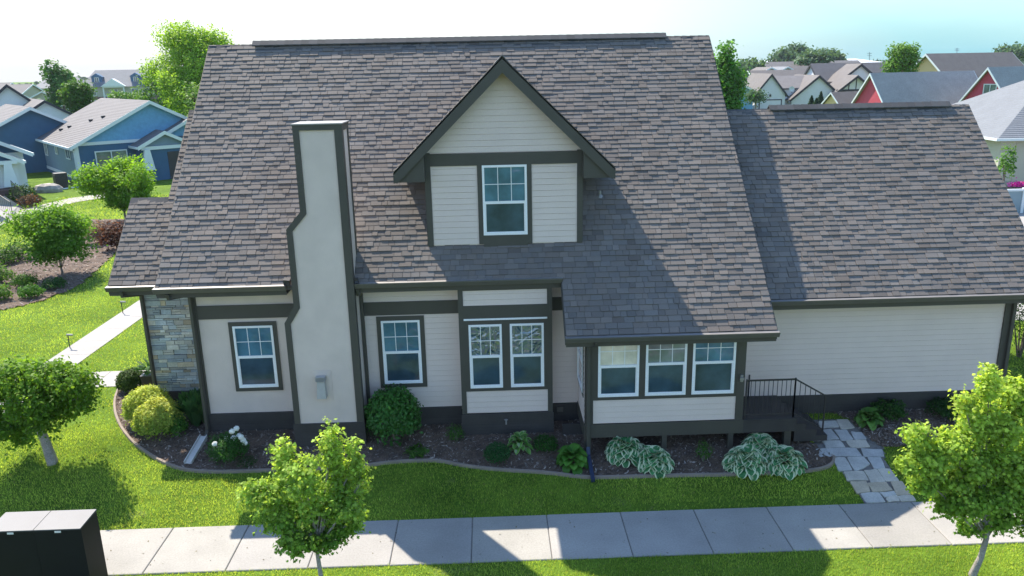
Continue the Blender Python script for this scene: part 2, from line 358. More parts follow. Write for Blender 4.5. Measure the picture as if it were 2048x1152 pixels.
P2 = flatpoly([(-60, 452), (0, 432), (75, 412), (140, 397), (230, 385), (232, 392), (152, 405), (110, 416), (60, 431), (0, 452), (-60, 470)], .03)
mb = MB(); mb.poly(list(reversed(P2)))
tag(mb.build('garden_path', M['concrete']), kind='structure')
DRIVE = [(12.9, 25.6), (16.6, 23.3), (20, 21.6), (60, 21), (60, 47), (23, 47)]
mb = MB(); mb.poly([(x, y, .02) for x, y in DRIVE]); tag(mb.build('driveway', M['concrete']), kind='structure')

# beds -----------------------------------------------------------------
EDGEPX = [(238, 778), (229, 800), (230, 828), (243, 858), (262, 884), (300, 912), (338, 932), (375, 943), (430, 946), (490, 944), (560, 942), (640, 940), (723, 934), (780, 926), (834, 923), (883, 923), (929, 934), (1005, 942), (1100, 947), (1166, 957), (1232, 956), (1331, 953), (1463, 951), (1595, 946), (1644, 940), (1666, 930), (1668, 915)]
EDGE = [gp(*q) for q in EDGEPX]
# smooth
def smooth_line(P, it=2):
    for _ in range(it):
        Q = [P[0]]
        for a, b in zip(P[:-1], P[1:]): Q += [a.lerp(b, .25), a.lerp(b, .75)]
        Q.append(P[-1]); P = Q
    return P
EDGE = smooth_line(EDGE)
BED1 = [(p.x, p.y) for p in EDGE]+[(7.0, 15.9), (7.2, 17.0), (-8.4, 18.4), (-8.6, 19.6)]
BED2 = [(q.x, q.y) for q in [gp(*p) for p in [(1700, 840), (1725, 868), (1764, 896), (1805, 893), (1900, 888), (1990, 880)]]]+[(13.0, 17.0), (7.9, 17.0)]
BED3 = [(p[0], p[1]) for p in flatpoly([(-120, 640), (0, 622), (80, 604), (150, 577), (190, 545), (232, 505), (300, 470), (300, 440), (180, 440), (205, 470), (130, 478), (60, 500), (0, 498), (-120, 510)], 0)]
def bed(poly, step, zoff, bump, name):
    xs = [p[0] for p in poly]; ys = [p[1] for p in poly]
    gx = np.arange(min(xs), max(xs)+step, step); gy = np.arange(min(ys), max(ys)+step, step); mb = MB(); idx = {}
    hgt = RNG.random((len(gx)+1, len(gy)+1))*bump
    def vid(i, j):
        if (i, j) not in idx:
            idx[(i, j)] = len(mb.v); mb.v.append((gx[0]+i*step, gy[0]+j*step, gz(gy[0]+j*step)+zoff+hgt[min(i, len(gx)), min(j, len(gy))]))
        return idx[(i, j)]
    XX, YY = np.meshgrid(gx+step/2, gy+step/2, indexing='ij'); ins = inside(poly, XX, YY)
    for i, j in zip(*np.nonzero(ins)): mb.f.append((vid(i, j), vid(i+1, j), vid(i+1, j+1), vid(i, j+1))); mb.m.append(0); mb.c.append((1, 1, 1))
    return tag(mb.build(name, M['mulch']), kind='structure')
bed(BED1, .06, .012, .03, 'mulch_ground'); bed(BED2, .07, .012, .03, 'mulch_ground'); bed(BED3, .2, .012, .05, 'mulch_ground')
def chips(poly, n, size):
    xs = [p[0] for p in poly]; ys = [p[1] for p in poly]; X = RNG.uniform(min(xs), max(xs), n*2); Y = RNG.uniform(min(ys), max(ys), n*2)
    k = inside(poly, X, Y); X = X[k][:n]; Y = Y[k][:n]; m = len(X); Z = np.array([gz(y) for y in Y])+RNG.uniform(.02, .05, m)
    N = RNG.normal(size=(m, 3))*.35+np.array([0, 0, 1]); base = RNG.random(m)
    col = colmix(m, (.065, .045, .035), (.42, .36, .31), .2, base**1.7)
    return tag(leaves('bark_chips', np.stack([X, Y, Z], 1), N, size*RNG.uniform(.5, 1.4, m), col, 'lance', M['chip'], fold=.05), kind='stuff', label='shredded bark mulch covering the planting bed', cat='mulch')
chips(BED1, 16000, .085); chips(BED2, 5000, .08); chips(BED3, 6000, .16)
mb = MB(); acc = 0
for a, b in zip(EDGE[:-1], EDGE[1:]):
    d = (b-a); d.z = 0; d.normalize(); nrm = Vector((-d.y, d.x, 0))*.042
    q = [a-nrm, b-nrm, b+nrm, a+nrm]; nr2 = nrm*.6; q2 = [a-nr2, b-nr2, b+nr2, a+nr2]
    mb.hexa([(p.x, p.y, gz(p.y)-.05) for p in q]+[(p.x, p.y, gz(p.y)+.055) for p in q2])
tag(mb.build('garden_edging', mat('edging_concrete', (.24, .195, .155), .9, .12, 3, .1, 50)), 'low curving concrete edging between the mulch bed and the lawn', 'edging')

# flagstone path ------------------------------------------------------
FS = [[(68, 555), (140, 552), (150, 575), (80, 580)], [(142, 548), (185, 547), (212, 578), (160, 582)], [(46, 596), (74, 597), (97, 625), (50, 629)], [(78, 588), (120, 585), (152, 622), (105, 626)], [(133, 588), (180, 587), (207, 623), (160, 628)], [(198, 594), (238, 597), (258, 622), (214, 626)], [(85, 631), (155, 629), (175, 655), (103, 657)], [(180, 630), (255, 627), (271, 652), (200, 655)], [(63, 662), (215, 658), (238, 689), (73, 692)], [(238, 660), (318, 664), (326, 690), (249, 691)], [(126, 699), (174, 695), (202, 743), (150, 746)], [(183, 694), (246, 692), (271, 720), (215, 748)], [(262, 694), (312, 694), (330, 736), (290, 739)], [(170, 751), (246, 749), (266, 783), (183, 784)], [(249, 746), (298, 741), (331, 789), (276, 794)], [(302, 741), (350, 740), (385, 786), (331, 786)], [(195, 789), (256, 786), (271, 828), (222, 834)], [(261, 795), (335, 792), (359, 821), (284, 829)], [(353, 790), (397, 789), (431, 839), (375, 841)], [(236, 836), (305, 832), (331, 868), (259, 871)], [(309, 831), (365, 826), (374, 839), (331, 850)], [(335, 853), (376, 842), (387, 865), (346, 868)], [(380, 846), (436, 843), (450, 864), (395, 866)]]
mb = MB(); FSW = []
for s in FS:
    P = [gp(1600+x/1.946, 560+y/1.946) for x, y in s]; c = sum(P, Vector())/len(P); Q = []
    for a, b in zip(P, P[1:]+P[:1]):
        Q += [a.lerp(b, .05), a.lerp(b, .5)+Vector((random.uniform(-.018, .018), random.uniform(-.018, .018), 0)), a.lerp(b, .95)]
    Q = [c+(q-c)*1.045 for q in Q]; Q.reverse()
    t = random.random(); col = [(.40, .40, .39), (.48, .44, .37), (.44, .37, .27), (.42, .41, .38)][int(t*4)]
    top = [(q.x, q.y, gz(q.y)+.026) for q in Q]; topi = [((c+(q-c)*.975).x, (c+(q-c)*.975).y, gz(q.y)+.034) for q in Q]
    n = len(Q); mb.poly(list(reversed(topi)) if False else topi, 0, col)
    for i in range(n):
        j = (i+1) % n; mb.poly([top[i], top[j], topi[j], topi[i]], 0, col); mb.poly([(Q[i].x, Q[i].y, gz(Q[i].y)-.05), (Q[j].x, Q[j].y, gz(Q[j].y)-.05), top[j], top[i]], 0, col)
fo = mb.build('flagstone_path', M['flag']); tag(fo, kind='structure')
FPOLY = [(q.x, q.y) for q in [gp(1600+x/1.946, 560+y/1.946) for x, y in [(40, 548), (60, 690), (125, 700), (170, 755), (250, 872), (450, 866), (330, 700), (325, 655), (190, 545)]]]
bed(FPOLY, .06, .006, .012, 'path_bed').data.materials[0] = M['soil']

# ================================================================== HOUSE
S = .971; EY, EZ = 16.44, 3.67; RY = 21.68; RZ = EZ+S*(RY-EY)
house = empty('house', (0, 17, 0), 'large taupe house with steep shingle roof, tall chimney, dormer and attached garage in front centre', 'house')
def part(mb, name, mats, parent=house, **k): return mb.build(name, mats, parent, **k)
def tone():
    r = random.random(); v = random.gauss(1, .08)
    b = (.166, .148, .131) if r < .5 else ((.174, .150, .129) if r < .75 else (.156, .144, .132))
    if random.random() < .10: v *= .82
    return tuple(max(.06, q*v) for q in b)
EXPO = .1385
def shingles(y0, z0, s, y1, xr, tiltdir=1):
    """laminated shingles on a plane rising with +y; xr(y)->[(xl,xr),...]"""
    mb = MB(); L = math.hypot(1, s); nrm = Vector((0, -s, 1)).normalized(); dy = EXPO/L; y = y0; first = True
    while y < y1-1e-4:
        ya, yb = y, min(y+dy, y1)
        for (xl, xrr) in xr((ya+yb)/2):
            x = xl-random.uniform(0, .2); sag = lambda q: 0
            while x < xrr:
                wd = random.choice((.13, .17, .21, .26, .31)) + random.uniform(-.02, .02); x2 = x+wd; a = max(x, xl); b = min(x2, xrr)
                if b-a > .01:
                    raised = random.random() < .5; th = .0235 if raised else .0150
                    th += random.uniform(-.001, .001); g = .0045
                    lo = nrm*th; z0a = z0+s*(ya-y0); z0b = z0+s*(yb-y0); yj = ya + random.uniform(-.0015, .0015)
                    p = [Vector((a+g, yj, z0a)), Vector((b-g, yj, z0a)), Vector((b-g, yb+dy*.06, z0b+s*dy*.06)), Vector((a+g, yb+dy*.06, z0b+s*dy*.06))]
                    up = nrm*(.0010 if not raised else .0085)
                    q = [p[0]+lo, p[1]+lo, p[2]+up, p[3]+up]
                    mb.hexa([*p, *q], 0, tone(), skip=(0, 4))
                x = x2
        y = yb
    return mb
def roof_deck(mb, x0, x1, y0, z0, y1, z1, th=.16, m=0):
    mb.slab([(x0, y0, z0), (x1, y0, z0), (x1, y1, z1), (x0, y1, z1)], th, m)
# --- main roof
SY = 15.40; SZ = EZ-S*(EY-SY); MXL, MXR = -7.21, 5.90; SXL = 1.49
main = shingles(SY, SZ, S, RY, lambda y: [(MXL, -4.30), (-3.0, MXR)] if EY <= y < EY+.75 and False else ([(MXL, MXR)] if y >= EY else [(SXL, MXR)]))
roof = part(main, 'roof', M['shingle'])
d = MB(); roof_deck(d, MXL, SXL, EY+.02, EZ+S*.02-.004, RY, RZ-.004); roof_deck(d, SXL, MXR, SY+.02, SZ+S*.02-.004, RY, RZ-.004)
BY = 2*RY-EY; d.slab([(MXL, RY, RZ-.004), (MXR, RY, RZ-.004), (MXR, BY, EZ), (MXL, BY, EZ)], .16)
part(d, 'roof_deck', M['soffit'], roof)
# back slope cover
bk = MB(); bk.poly([(MXL, RY, RZ), (MXR, RY, RZ), (MXR, BY, EZ+.01), (MXL, BY, EZ+.01)], 0, (.22, .205, .2)); part(bk, 'back_slope', M['shingle'], roof)
def ridge_caps(x0, x1, y, z, s, raise_=0.0, wv=.17):
    mb = MB(); x = x0; wr = wv
    while x < x1:
        xx = min(x+.21, x1); h = .018+raise_; v = random.uniform(.85, 1.15)
        for sd in (-1, 1):
            yo = y+sd*wr; zo = z-s*wr
            q = [(x, y, z+h), (xx, y, z+h-.008), (xx, yo, zo+h-.008), (x, yo, zo+h)]
            if sd < 0: q = q[::-1]
            mb.slab(q if sd > 0 else [q[0], q[1], q[2], q[3]], .014+raise_*.55, 0, (.085*v, .085*v, .085*v))  # ridge pieces coloured dark, standing in for the shadow line along the ridge
        x = xx
    return mb
part(ridge_caps(MXL, MXR, RY, RZ, S), 'ridge_cap', M['shingle'], roof)
part(ridge_caps(-6.07, 4.75, RY, RZ+.07, S*.93, .018, .125), 'ridge_vent', M['shingle'], roof)
# --- rake boards
def rake(x, y0, z0, y1, z1, out, name='rake_board'):
    mb = MB(); a, b = sorted((x, x+out))
    mb.hexa([(a, y0, z0-.24), (b, y0, z0-.24), (b, y1, z1-.24), (a, y1, z1-.24), (a, y0, z0-.02), (b, y0, z0-.02), (b, y1, z1-.02), (a, y1, z1-.02)])
    part(mb, name, M['trim'])
rake(MXL+.012, EY+.03, EZ+.03, RY, RZ, -.03); rake(MXR-.012, SY+.03, SZ+.03, RY, RZ, .03); rake(SXL+.012, SY+.03, SZ+.03, EY+.05, EZ+.05, -.03)
rake(MXR-.012, BY, EZ, RY, RZ, .03); rake(MXL+.012, BY, EZ, RY, RZ, -.03)
# --- garage roof
GS = .955; GZ = 3.01; GRY = 20.5; GRZ = GZ+GS*(GRY-EY); GX0, GX1 = 5.55, 12.42
g = shingles(EY, GZ, GS, GRY, lambda y: [(GX0, GX1)]); groof = part(g, 'roof', M['shingle']); groof['label'] = 'lower shingle roof over the garage'
d = MB(); roof_deck(d, GX0, GX1, EY+.02, GZ+.015, GRY, GRZ-.004); GBY = 2*GRY-EY; d.slab([(GX0, GRY, GRZ-.004), (GX1, GRY, GRZ-.004), (GX1, GBY, GZ), (GX0, GBY, GZ)], .16); part(d, 'roof_deck', M['soffit'], groof)
bk = MB(); bk.poly([(GX0, GRY, GRZ), (GX1, GRY, GRZ), (GX1, GBY, GZ+.01), (GX0, GBY, GZ+.01)], 0, (.22, .205, .2)); part(bk, 'back_slope', M['shingle'], groof)
part(ridge_caps(5.95, GX1, GRY, GRZ, GS), 'ridge_cap', M['shingle'], groof)
part(ridge_caps(7.2, 11.9, GRY, GRZ+.07, GS*.93, .018, .125), 'ridge_vent', M['shingle'], groof)
rake(GX1-.012, EY+.03, GZ+.03, GRY, GRZ, .03); rake(GX1-.012, GBY, GZ, GRY, GRZ, .03)
# --- entry roofs (left)
NY, NZ = 17.95, 3.34; NS = .944
def nz(y): return NZ+NS*(y-NY)
e1 = shingles(NY, NZ, NS, 21.95, lambda y: [(-8.95, -7.0)] if y < 19.81 else [(-8.02, -7.0)]); eroof = part(e1, 'roof', M['shingle']); eroof['label'] = 'small lower shingle roof over the stone entry'
d = MB(); roof_deck(d, -8.95, -7.0, NY+.02, NZ+.014, 19.81, nz(19.81)-.004); roof_deck(d, -8.02, -7.0, 19.81, nz(19.81)-.004, 21.95, nz(21.95)-.004)
d.slab([(-8.95, 19.81, nz(19.81)-.004), (-8.02, 19.81, nz(19.81)-.004), (-8.02, 21.67, NZ), (-8.95, 21.67, NZ)], .16)
d.slab([(-8.02, 21.95, nz(21.95)-.004), (-7.0, 21.95, nz(21.95)-.004), (-7.0, 25.9, NZ), (-8.02, 25.9, NZ)], .16)
part(d, 'roof_deck', M['soffit'], eroof)
part(ridge_caps(-8.95, -8.0, 19.81, nz(19.81), NS), 'ridge_cap', M['shingle'], eroof); part(ridge_caps(-8.02, -7.2, 21.95, nz(21.95), NS), 'ridge_cap', M['shingle'], eroof)
rake(-8.95+.012, NY+.03, NZ+.03, 19.81, nz(19.81), -.03); rake(-8.02+.012, 19.81, nz(19.81), 21.95, nz(21.95), -.03)

# --- gutters
def gutter(x0, x1, y, z):
    mb = MB(); t = .006; yo = y-.13
    mb.prism([(x0, 0), (x1, 0)], 0, 0) if False else None
    mb.hexa([(x0, yo+.04, z-.125), (x1, yo+.04, z-.125), (x1, y+.015, z-.125), (x0, y+.015, z-.125), (x0, yo, z-.03), (x1, yo, z-.03), (x1, y+.015, z-.03), (x0, y+.015, z-.03)])
    mb.box(x0, x1, yo-.006, yo+.012, z-.034, z-.012)
    gobj = part(mb, 'gutter', M['gutter'])
    m2 = MB(); m2.hexa([(x0, yo+.014, z-.028), (x1, yo+.014, z-.028), (x1, y+.02, z-.022), (x0, y+.02, z-.022), (x0, yo+.014, z-.016), (x1, yo+.014, z-.016), (x1, y+.02, z-.004), (x0, y+.02, z-.004)])
    part(m2, 'gutter_guard', M['gtop'], gobj)
    m3 = MB(); m3.box(x0+.02, x1-.02, y+.016, y+.04, z-.25, z-.03); part(m3, 'fascia', M['trim'])
gutter(MXL-.02, -4.42, EY, EZ); gutter(-2.98, SXL+.02, EY, EZ); gutter(SXL-.02, MXR+.02, SY, SZ); gutter(5.92, GX1+.03, EY, GZ); gutter(-8.97, -7.24, NY, NZ)
def soffit(x0, x1, y0, y1, z):
    mb = MB(); mb.box(x0, x1, y0, y1, z-.02, z); part(mb, 'soffit', M['soffit'])
soffit(MXL+.05, -4.45, EY+.045, 17.0, EZ-.235); soffit(-3.0, SXL, EY+.045, 17.0, EZ-.236); soffit(SXL+.03, MXR-.03, SY+.045, 15.71, SZ-.20); soffit(5.95, GX1-.05, EY+.045, 17.0, GZ-.2); soffit(-8.9, -7.25, NY+.045, 18.45, NZ-.22)

# --- walls
def lap(mb, z0, z1, y, fl, fr, ex=.128, th=.020, m=0):
    z = z0
    while z < z1-.005:
        zt = min(z+ex, z1); a, b, c2, d2 = fl(z), fr(z), fr(zt), fl(zt)
        if b-a > .01:
            gv = min(.0055, (zt-z)*.3); P0 = (a, y-th, z+gv); P1 = (b, y-th, z+gv); P2_ = (c2, y-th*.55, zt); P3 = (d2, y-th*.55, zt)
            mb.poly([P0, P1, P2_, P3], m); mb.poly([(a, y, z+gv), (b, y, z+gv), P1, P0], m); mb.poly([P3, P2_, (c2, y, zt), (d2, y, zt)], m)
        z = zt
def K(v): return lambda z: v
mb = MB()
mb.box(-6.68, -4.2, 17.0, 26.2, -.05, 3.44)                       # stucco left section
part(mb, 'wall', M['stucco'])
mb = MB(); mb.box(-4.2, 5.38, 17.012, 26.2, -.05, 3.44); lap(mb, .47, 3.44, 17.0, K(-4.2), K(2.2))
mb.prism([(0, 0)], 0, 0) if False else None
part(mb, 'wall', M['siding'])
# gable ends of the main volume
for xx in (-6.68, 5.36):
    mb = MB(); mb.hexa([(xx, 17.0, 3.40), (xx+.04, 17.0, 3.40), (xx+.04, 26.36, 3.40), (xx, 26.36, 3.40), (xx, RY-.02, RZ-.25), (xx+.04, RY-.02, RZ-.25), (xx+.04, RY+.02, RZ-.25), (xx, RY+.02, RZ-.25)]); part(mb, 'gable_wall', M['siding'])
mb = MB(); mb.box(5.38, 11.9, 17.012, 24.0, -.05, 2.83); lap(mb, .47, 2.83, 17.0, K(5.38), K(11.86))
mb.hexa([(11.86, 17.0, 2.83), (11.9, 17.0, 2.83), (11.9, 24.0, 2.83), (11.86, 24.0, 2.83), (11.86, 20.48, 6.3), (11.9, 20.48, 6.3), (11.9, 20.52, 6.3), (11.86, 20.52, 6.3)])
gw = part(mb, 'wall', M['siding']); gw['label'] = 'long blank lap-sided garage wall'
# foundations (lap, dark)
def found(x0, x1, y, z1=.47, band=True):
    mb = MB(); mb.box(x0, x1, y, y+.3, -.4, z1-.001)
    lap(mb, -.4, z1-.19, y, K(x0), K(x1), .075, .012); mb.box(x0, x1, y-.03, y+.02, z1-.19, z1); part(mb, 'foundation', M['found'])
found(-6.72, -4.46, 16.975); found(-3.04, -.80, 16.975); found(1.28, 1.95, 16.975); found(5.36, 11.93, 16.975); found(-8.42, -6.7, 18.42)
# trims on main wall
def board(x0, x1, z0, z1, y, parent=house, name='trim_board', th=.028, m='trim'):
    mb = MB(); mb.box(x0, x1, y-th, y, z0, z1); return part(mb, name, M[m], parent)
Y0 = 16.99
board(-6.60, -4.44, 2.76, 3.07, Y0, name='belt_board'); board(-3.03, -.79, 2.74, 3.05, Y0-.004, name='belt_board'); board(1.28, 1.95, 2.74, 3.05, Y0-.004, name='belt_board')
board(-6.72, -6.60, .47, 3.44, Y0, name='corner_board', th=.04)
board(11.76, 11.92, .47, 2.8, Y0-.002, name='corner_board', th=.04)
# --- bay
mb = MB(); mb.box(-.76, 1.27, 16.562, 17.0, .40, 3.43); lap(mb, .49, 1.05, 16.55, K(-.66), K(1.18), .128); lap(mb, 3.03, 3.44, 16.55, K(-.66), K(1.18), .128); part(mb, 'bay', M['siding'])
found(-.79, 1.31, 16.52, .47)
YB = 16.55
board(-.77, -.66, .47, 3.44, YB, th=.035); board(1.18, 1.29, .47, 3.44, YB, th=.035); board(-.66, 1.18, 2.74, 3.03, YB, th=.032); board(-.66, 1.18, 2.60, 2.70, YB, th=.031); board(-.66, 1.18, 1.02, 1.10, YB, th=.031)
board(-.66, -.56, 1.10, 2.6, YB, th=.031); board(.17, .35, 1.10, 2.6, YB, th=.031); board(1.10, 1.18, 1.10, 2.6, YB, th=.031); board(-.66, 1.18, 2.70, 2.74, YB, th=.045, m='white', name='window_cap'); board(-.66, 1.18, 3.38, 3.44, YB, th=.033)
# --- windows
def window(x0, x1, z0, z1, y, parent=house, xf=None, casing=.10, upper='glassU', lower='glassL', proud=.045, mid=.5, grid=(3, 2), fw_=.048, sill=True):
    f = MB(xf); yf = y-proud
    f.box(x0, x0+fw_, yf, y, z0, z1); f.box(x1-fw_, x1, yf, y, z0, z1); f.box(x0+fw_, x1-fw_, yf, y, z1-fw_, z1); f.box(x0+fw_, x1-fw_, yf, y, z0, z0+fw_)
    zm = z0+(z1-z0)*mid; f.box(x0+fw_, x1-fw_, yf+.006, y, zm-.03, zm+.03)
    # lower sash inner frame
    s = .022; f.box(x0+fw_, x0+fw_+s, yf+.014, y, z0+fw_, zm-.03); f.box(x1-fw_-s, x1-fw_, yf+.014, y, z0+fw_, zm-.03); f.box(x0+fw_+s, x1-fw_-s, yf+.014, y, z0+fw_, z0+fw_+s)
    win = f.build('window', M['white'], parent)
    p = MB(xf); a, b = x0+fw_, x1-fw_; yp = yf+.03
    p.poly([(a, yp, zm+.03), (b, yp, zm+.03), (b, yp, z1-fw_), (a, yp, z1-fw_)]); p.build('pane', M[upper], win)
    p = MB(xf); p.poly([(a, yp, z0+fw_), (b, yp, z0+fw_), (b, yp, zm-.03), (a, yp, zm-.03)]); p.build('pane', M[lower], win)
    if grid:
        g = MB(xf); nx, nz_ = grid
        for i in range(1, nx): xx = a+(b-a)*i/nx; g.box(xx-.007, xx+.007, yp-.008, yp-.001, zm+.03, z1-fw_)
        for i in range(1, nz_): zz = zm+.03+(z1-fw_-zm-.03)*i/nz_; g.box(a, b, yp-.0085, yp-.0015, zz-.007, zz+.007)
        g.build('grille', M['white'], win)
    if casing:
        c = MB(xf); q = casing; yc = y-.032
        c.box(x0-q, x0, yc, y, z0-q, z1+q); c.box(x1, x1+q, yc, y, z0-q, z1+q); c.box(x0, x1, yc, y, z1, z1+q); c.box(x0, x1, yc, y, z0-q, z0); c.build('casing', M['trim'], win)
    return win
window(-5.86, -4.97, 1.10, 2.58, 16.998, casing=.09); window(-2.54, -1.67, 1.09, 2.61, 16.99, casing=.10)
window(-.56, .17, 1.10, 2.60, YB, casing=0, upper='glassW'); window(.35, 1.10, 1.10, 2.60, YB, casing=0, upper='glassW')
# --- sunroom
YS = 15.72
mb = MB(); mb.box(1.94, 5.38, YS+.012, 17.0, .5, 2.66); lap(mb, .52, 1.10, YS, K(2.07), K(5.25), .128); part(mb, 'sunroom', M['siding'])
mb = MB(Matrix.Translation((1.93, 17.0, 0)) @ Matrix.Rotation(-PI/2, 4, 'Z')); lap(mb, .52, 2.66, 0, K(0.0), K(1.27), .128); part(mb, 'side_wall', M['siding'])
board(1.92, 2.10, .5, 2.62, YS, th=.035, name='corner_board'); board(5.21, 5.38, .5, 2.62, YS, th=.035, name='corner_board')
board(2.10, 5.21, 2.54, 2.64, YS, th=.03); board(2.10, 5.21, 1.07, 1.15, YS, th=.03); board(3.08, 3.22, 1.15, 2.54, YS, th=.03); board(4.10, 4.23, 1.15, 2.54, YS, th=.03); board(2.10, 2.20, 1.15, 2.54, YS, th=.03); board(5.15, 5.21, 1.15, 2.54, YS, th=.03)
window(2.20, 3.08, 1.15, 2.54, YS, casing=0, upper='blind', lower='glassL', mid=.50); window(3.22, 4.10, 1.15, 2.54, YS, casing=0, upper='blue', mid=.52); window(4.23, 5.15, 1.15, 2.54, YS, casing=0, mid=.52)
window(.12, 1.05, 1.15, 2.5, 0, xf=Matrix.Translation((1.93, 17.0, 0)) @ Matrix.Rotation(-PI/2, 4, 'Z'), casing=.08)
mb = MB(); mb.box(1.90, 5.40, YS-.05, 17.0, .20, .51); part(mb, 'floor_beam', M['trim'])
for px_ in (3.68, 5.15): mb = MB(); mb.box(px_-.055, px_+.055, YS-.02, YS+.09, -.3, .20); part(mb, 'post', M['trim'])
mb = MB(); mb.box(1.92, 2.06, YS-.03, YS+.12, -.3, .20); part(mb, 'post', M['trim'])
mb = MB(); mb.box(1.5, 7.0, 16.4, 16.45, -.3, .2); part(mb, 'crawlspace_lattice', M['found'])
# deck + steps
mb = MB()
for k in range(9): mb.box(5.40, 6.58, YS-.04+k*.142, YS-.04+k*.142+.136, .47, .505)
mb.box(5.40, 6.58, YS-.045, YS, .20, .468); mb.box(6.54, 6.585, YS, 17.0, .20, .468); part(mb, 'porch_deck', M['found'])
mb = MB(); mb.box(6.35, 6.50, YS+.0, YS+.14, -.3, .2); part(mb, 'post', M['trim'])
mb = MB()
for k in range(3): mb.box(6.59+k*.25, 6.59+(k+1)*.25, YS+.05, 16.9, -.1, .33-k*.15)
part(mb, 'steps', M['found'])
rl = MB(); zt = 1.40; zb = .60
def railrun(mb, a, b, zt_a, zt_b, h=.78, n=10):
    a = Vector(a); b = Vector(b); mb.tube([a+Vector((0, 0, zt_a)), b+Vector((0, 0, zt_b))], .022, 4, sq=True); mb.tube([a+Vector((0, 0, zt_a-h)), b+Vector((0, 0, zt_b-h))], .016, 4, sq=True)
    for i in range(n+1):
        t = i/n; p = a.lerp(b, t); z = zt_a+(zt_b-zt_a)*t; r = .02 if i in (0, n) else .0085
        mb.tube([p+Vector((0, 0, z-h-(.1 if i in (0, n) else 0))), p+Vector((0, 0, z+(.03 if i in (0, n) else 0)))], r, 4, sq=True)
railrun(rl, (5.45, YS+.03, 0), (6.52, YS+.03, 0), 1.40, 1.40, .80, 11); railrun(rl, (6.52, YS+.03, 0), (7.22, YS+.05, 0), 1.40, .98, .80, 6); part(rl, 'railing', M['black']); rl = MB()
rl.tube([(5.9, 16.9, .5), (5.9, 16.9, 1.06)], .02, 6); part(rl, 'post', M['black'])
# small fittings
mb = MB(); mb.box(5.27, 5.33, YS-.08, YS-.035, 1.42, 1.58); mb.box(5.255, 5.345, YS-.11, YS-.075, 1.47, 1.53); part(mb, 'outlet_box', M['gtop'])
mb = MB(); mb.tube([(.22, 16.5, .32), (.22, 16.42, .32)], .022, 8); mb.tube([(.22, 16.44, .32), (.22, 16.42, .23)], .016, 8); mb.tube([(.18, 16.43, .345), (.26, 16.43, .345)], .012, 6); part(mb, 'hose_tap', M['gtop'])
mb = MB(); mb.box(1.42, 1.56, 16.9, 16.94, .28, .40); mb.box(1.44, 1.54, 16.89, 16.9, .33, .38); part(mb, 'foundation_vent', M['gutter'])

# --- stone entry wall
mb = MB(); mb.box(-8.40, -6.7, 18.47, 21.4, 0, 3.15, 1); z = .465
pal = [(.36, .40, .40), (.42, .44, .42), (.47, .45, .38), (.44, .37, .26), (.34, .37, .38), (.30, .34, .36), (.50, .48, .42)]
while z < 3.12:
    h = random.choice((.05, .07, .09, .11, .13)); h = min(h, 3.13-z)
    for face in (0, 1):
        u = 0; Lf = 1.1 if face == 0 else 2.9
        while u < Lf:
            wd = random.uniform(.12, .42); u2 = min(u+wd, Lf); pr = random.uniform(.015, .05); v = random.gauss(1.05, .2); c = tuple(min(.7, max(.08, q*v)) for q in random.choice(pal)); g = .005
            if h > .08 and random.random() < .25: parts_ = [(z, z+h*.5), (z+h*.5, z+h)]
            else: parts_ = [(z, z+h)]
            for (za, zb_) in parts_:
                if face == 0: mb.box(-8.40+u+g, -8.40+u2-g, 18.47-pr, 18.48, za+g, zb_-g, 0, c)
                else: mb.box(-8.40-pr, -8.39, 18.45+u+g, 18.45+u2-g, za+g, zb_-g, 0, c)
            u = u2
    z += h
sw = part(mb, 'stone_wall', [M['stone'], M['mortar']])
# --- downspouts
def dspout(pts, name='downspout', m='trim', r=.052):
    mb = MB(); mb.tube(pts, r, 4, sq=True)
    for p in pts[2:-1]: pass
    return part(mb, name, M[m])
dspout([(-8.62, 17.86, 3.22), (-8.62, 17.88, 3.10), (-8.40, 18.36, 2.98), (-8.40, 18.36, .2), (-8.35, 18.15, .08)])
dspout([(-6.95, 16.38, 3.54), (-6.95, 16.42, 3.42), (-6.68, 16.90, 3.34), (-6.68, 16.90, .12), (-6.66, 16.7, .03)])
dspout([(-2.90, 16.40, 3.54), (-2.90, 16.43, 3.40), (-2.93, 16.92, 3.26), (-2.93, 16.92, .1)])
dspout([(2.12, 15.34, 2.54), (2.12, 15.38, 2.46), (1.98, 15.63, 2.34), (1.98, 15.63, -.05)])
dspout([(11.95, 16.40, 2.88), (11.95, 16.43, 2.76), (11.94, 16.92, 2.66), (11.94, 16.92, .1)])
dspout([(1.98, 15.60, .02), (1.98, 15.5, -.14), (1.99, 15.0, gz(15.0)+.06), (1.99, 14.78, gz(14.78)+.05)], 'downspout_extension', 'bluepipe', .055)

# --- chimney
YC = 16.30
CP = [(-4.50, .47), (-3.03, .47), (-2.885, .47)]
ch = MB(); pl = [(-4.50, -.2), (-3.02, -.2), (-3.02, 2.6), (-2.93, 6.98), (-3.90, 6.98), (-3.90, 5.26), (-4.28, 4.90), (-4.28, 3.6), (-4.20, 3.4), (-4.12, 3.28), (-4.50, 2.82)]
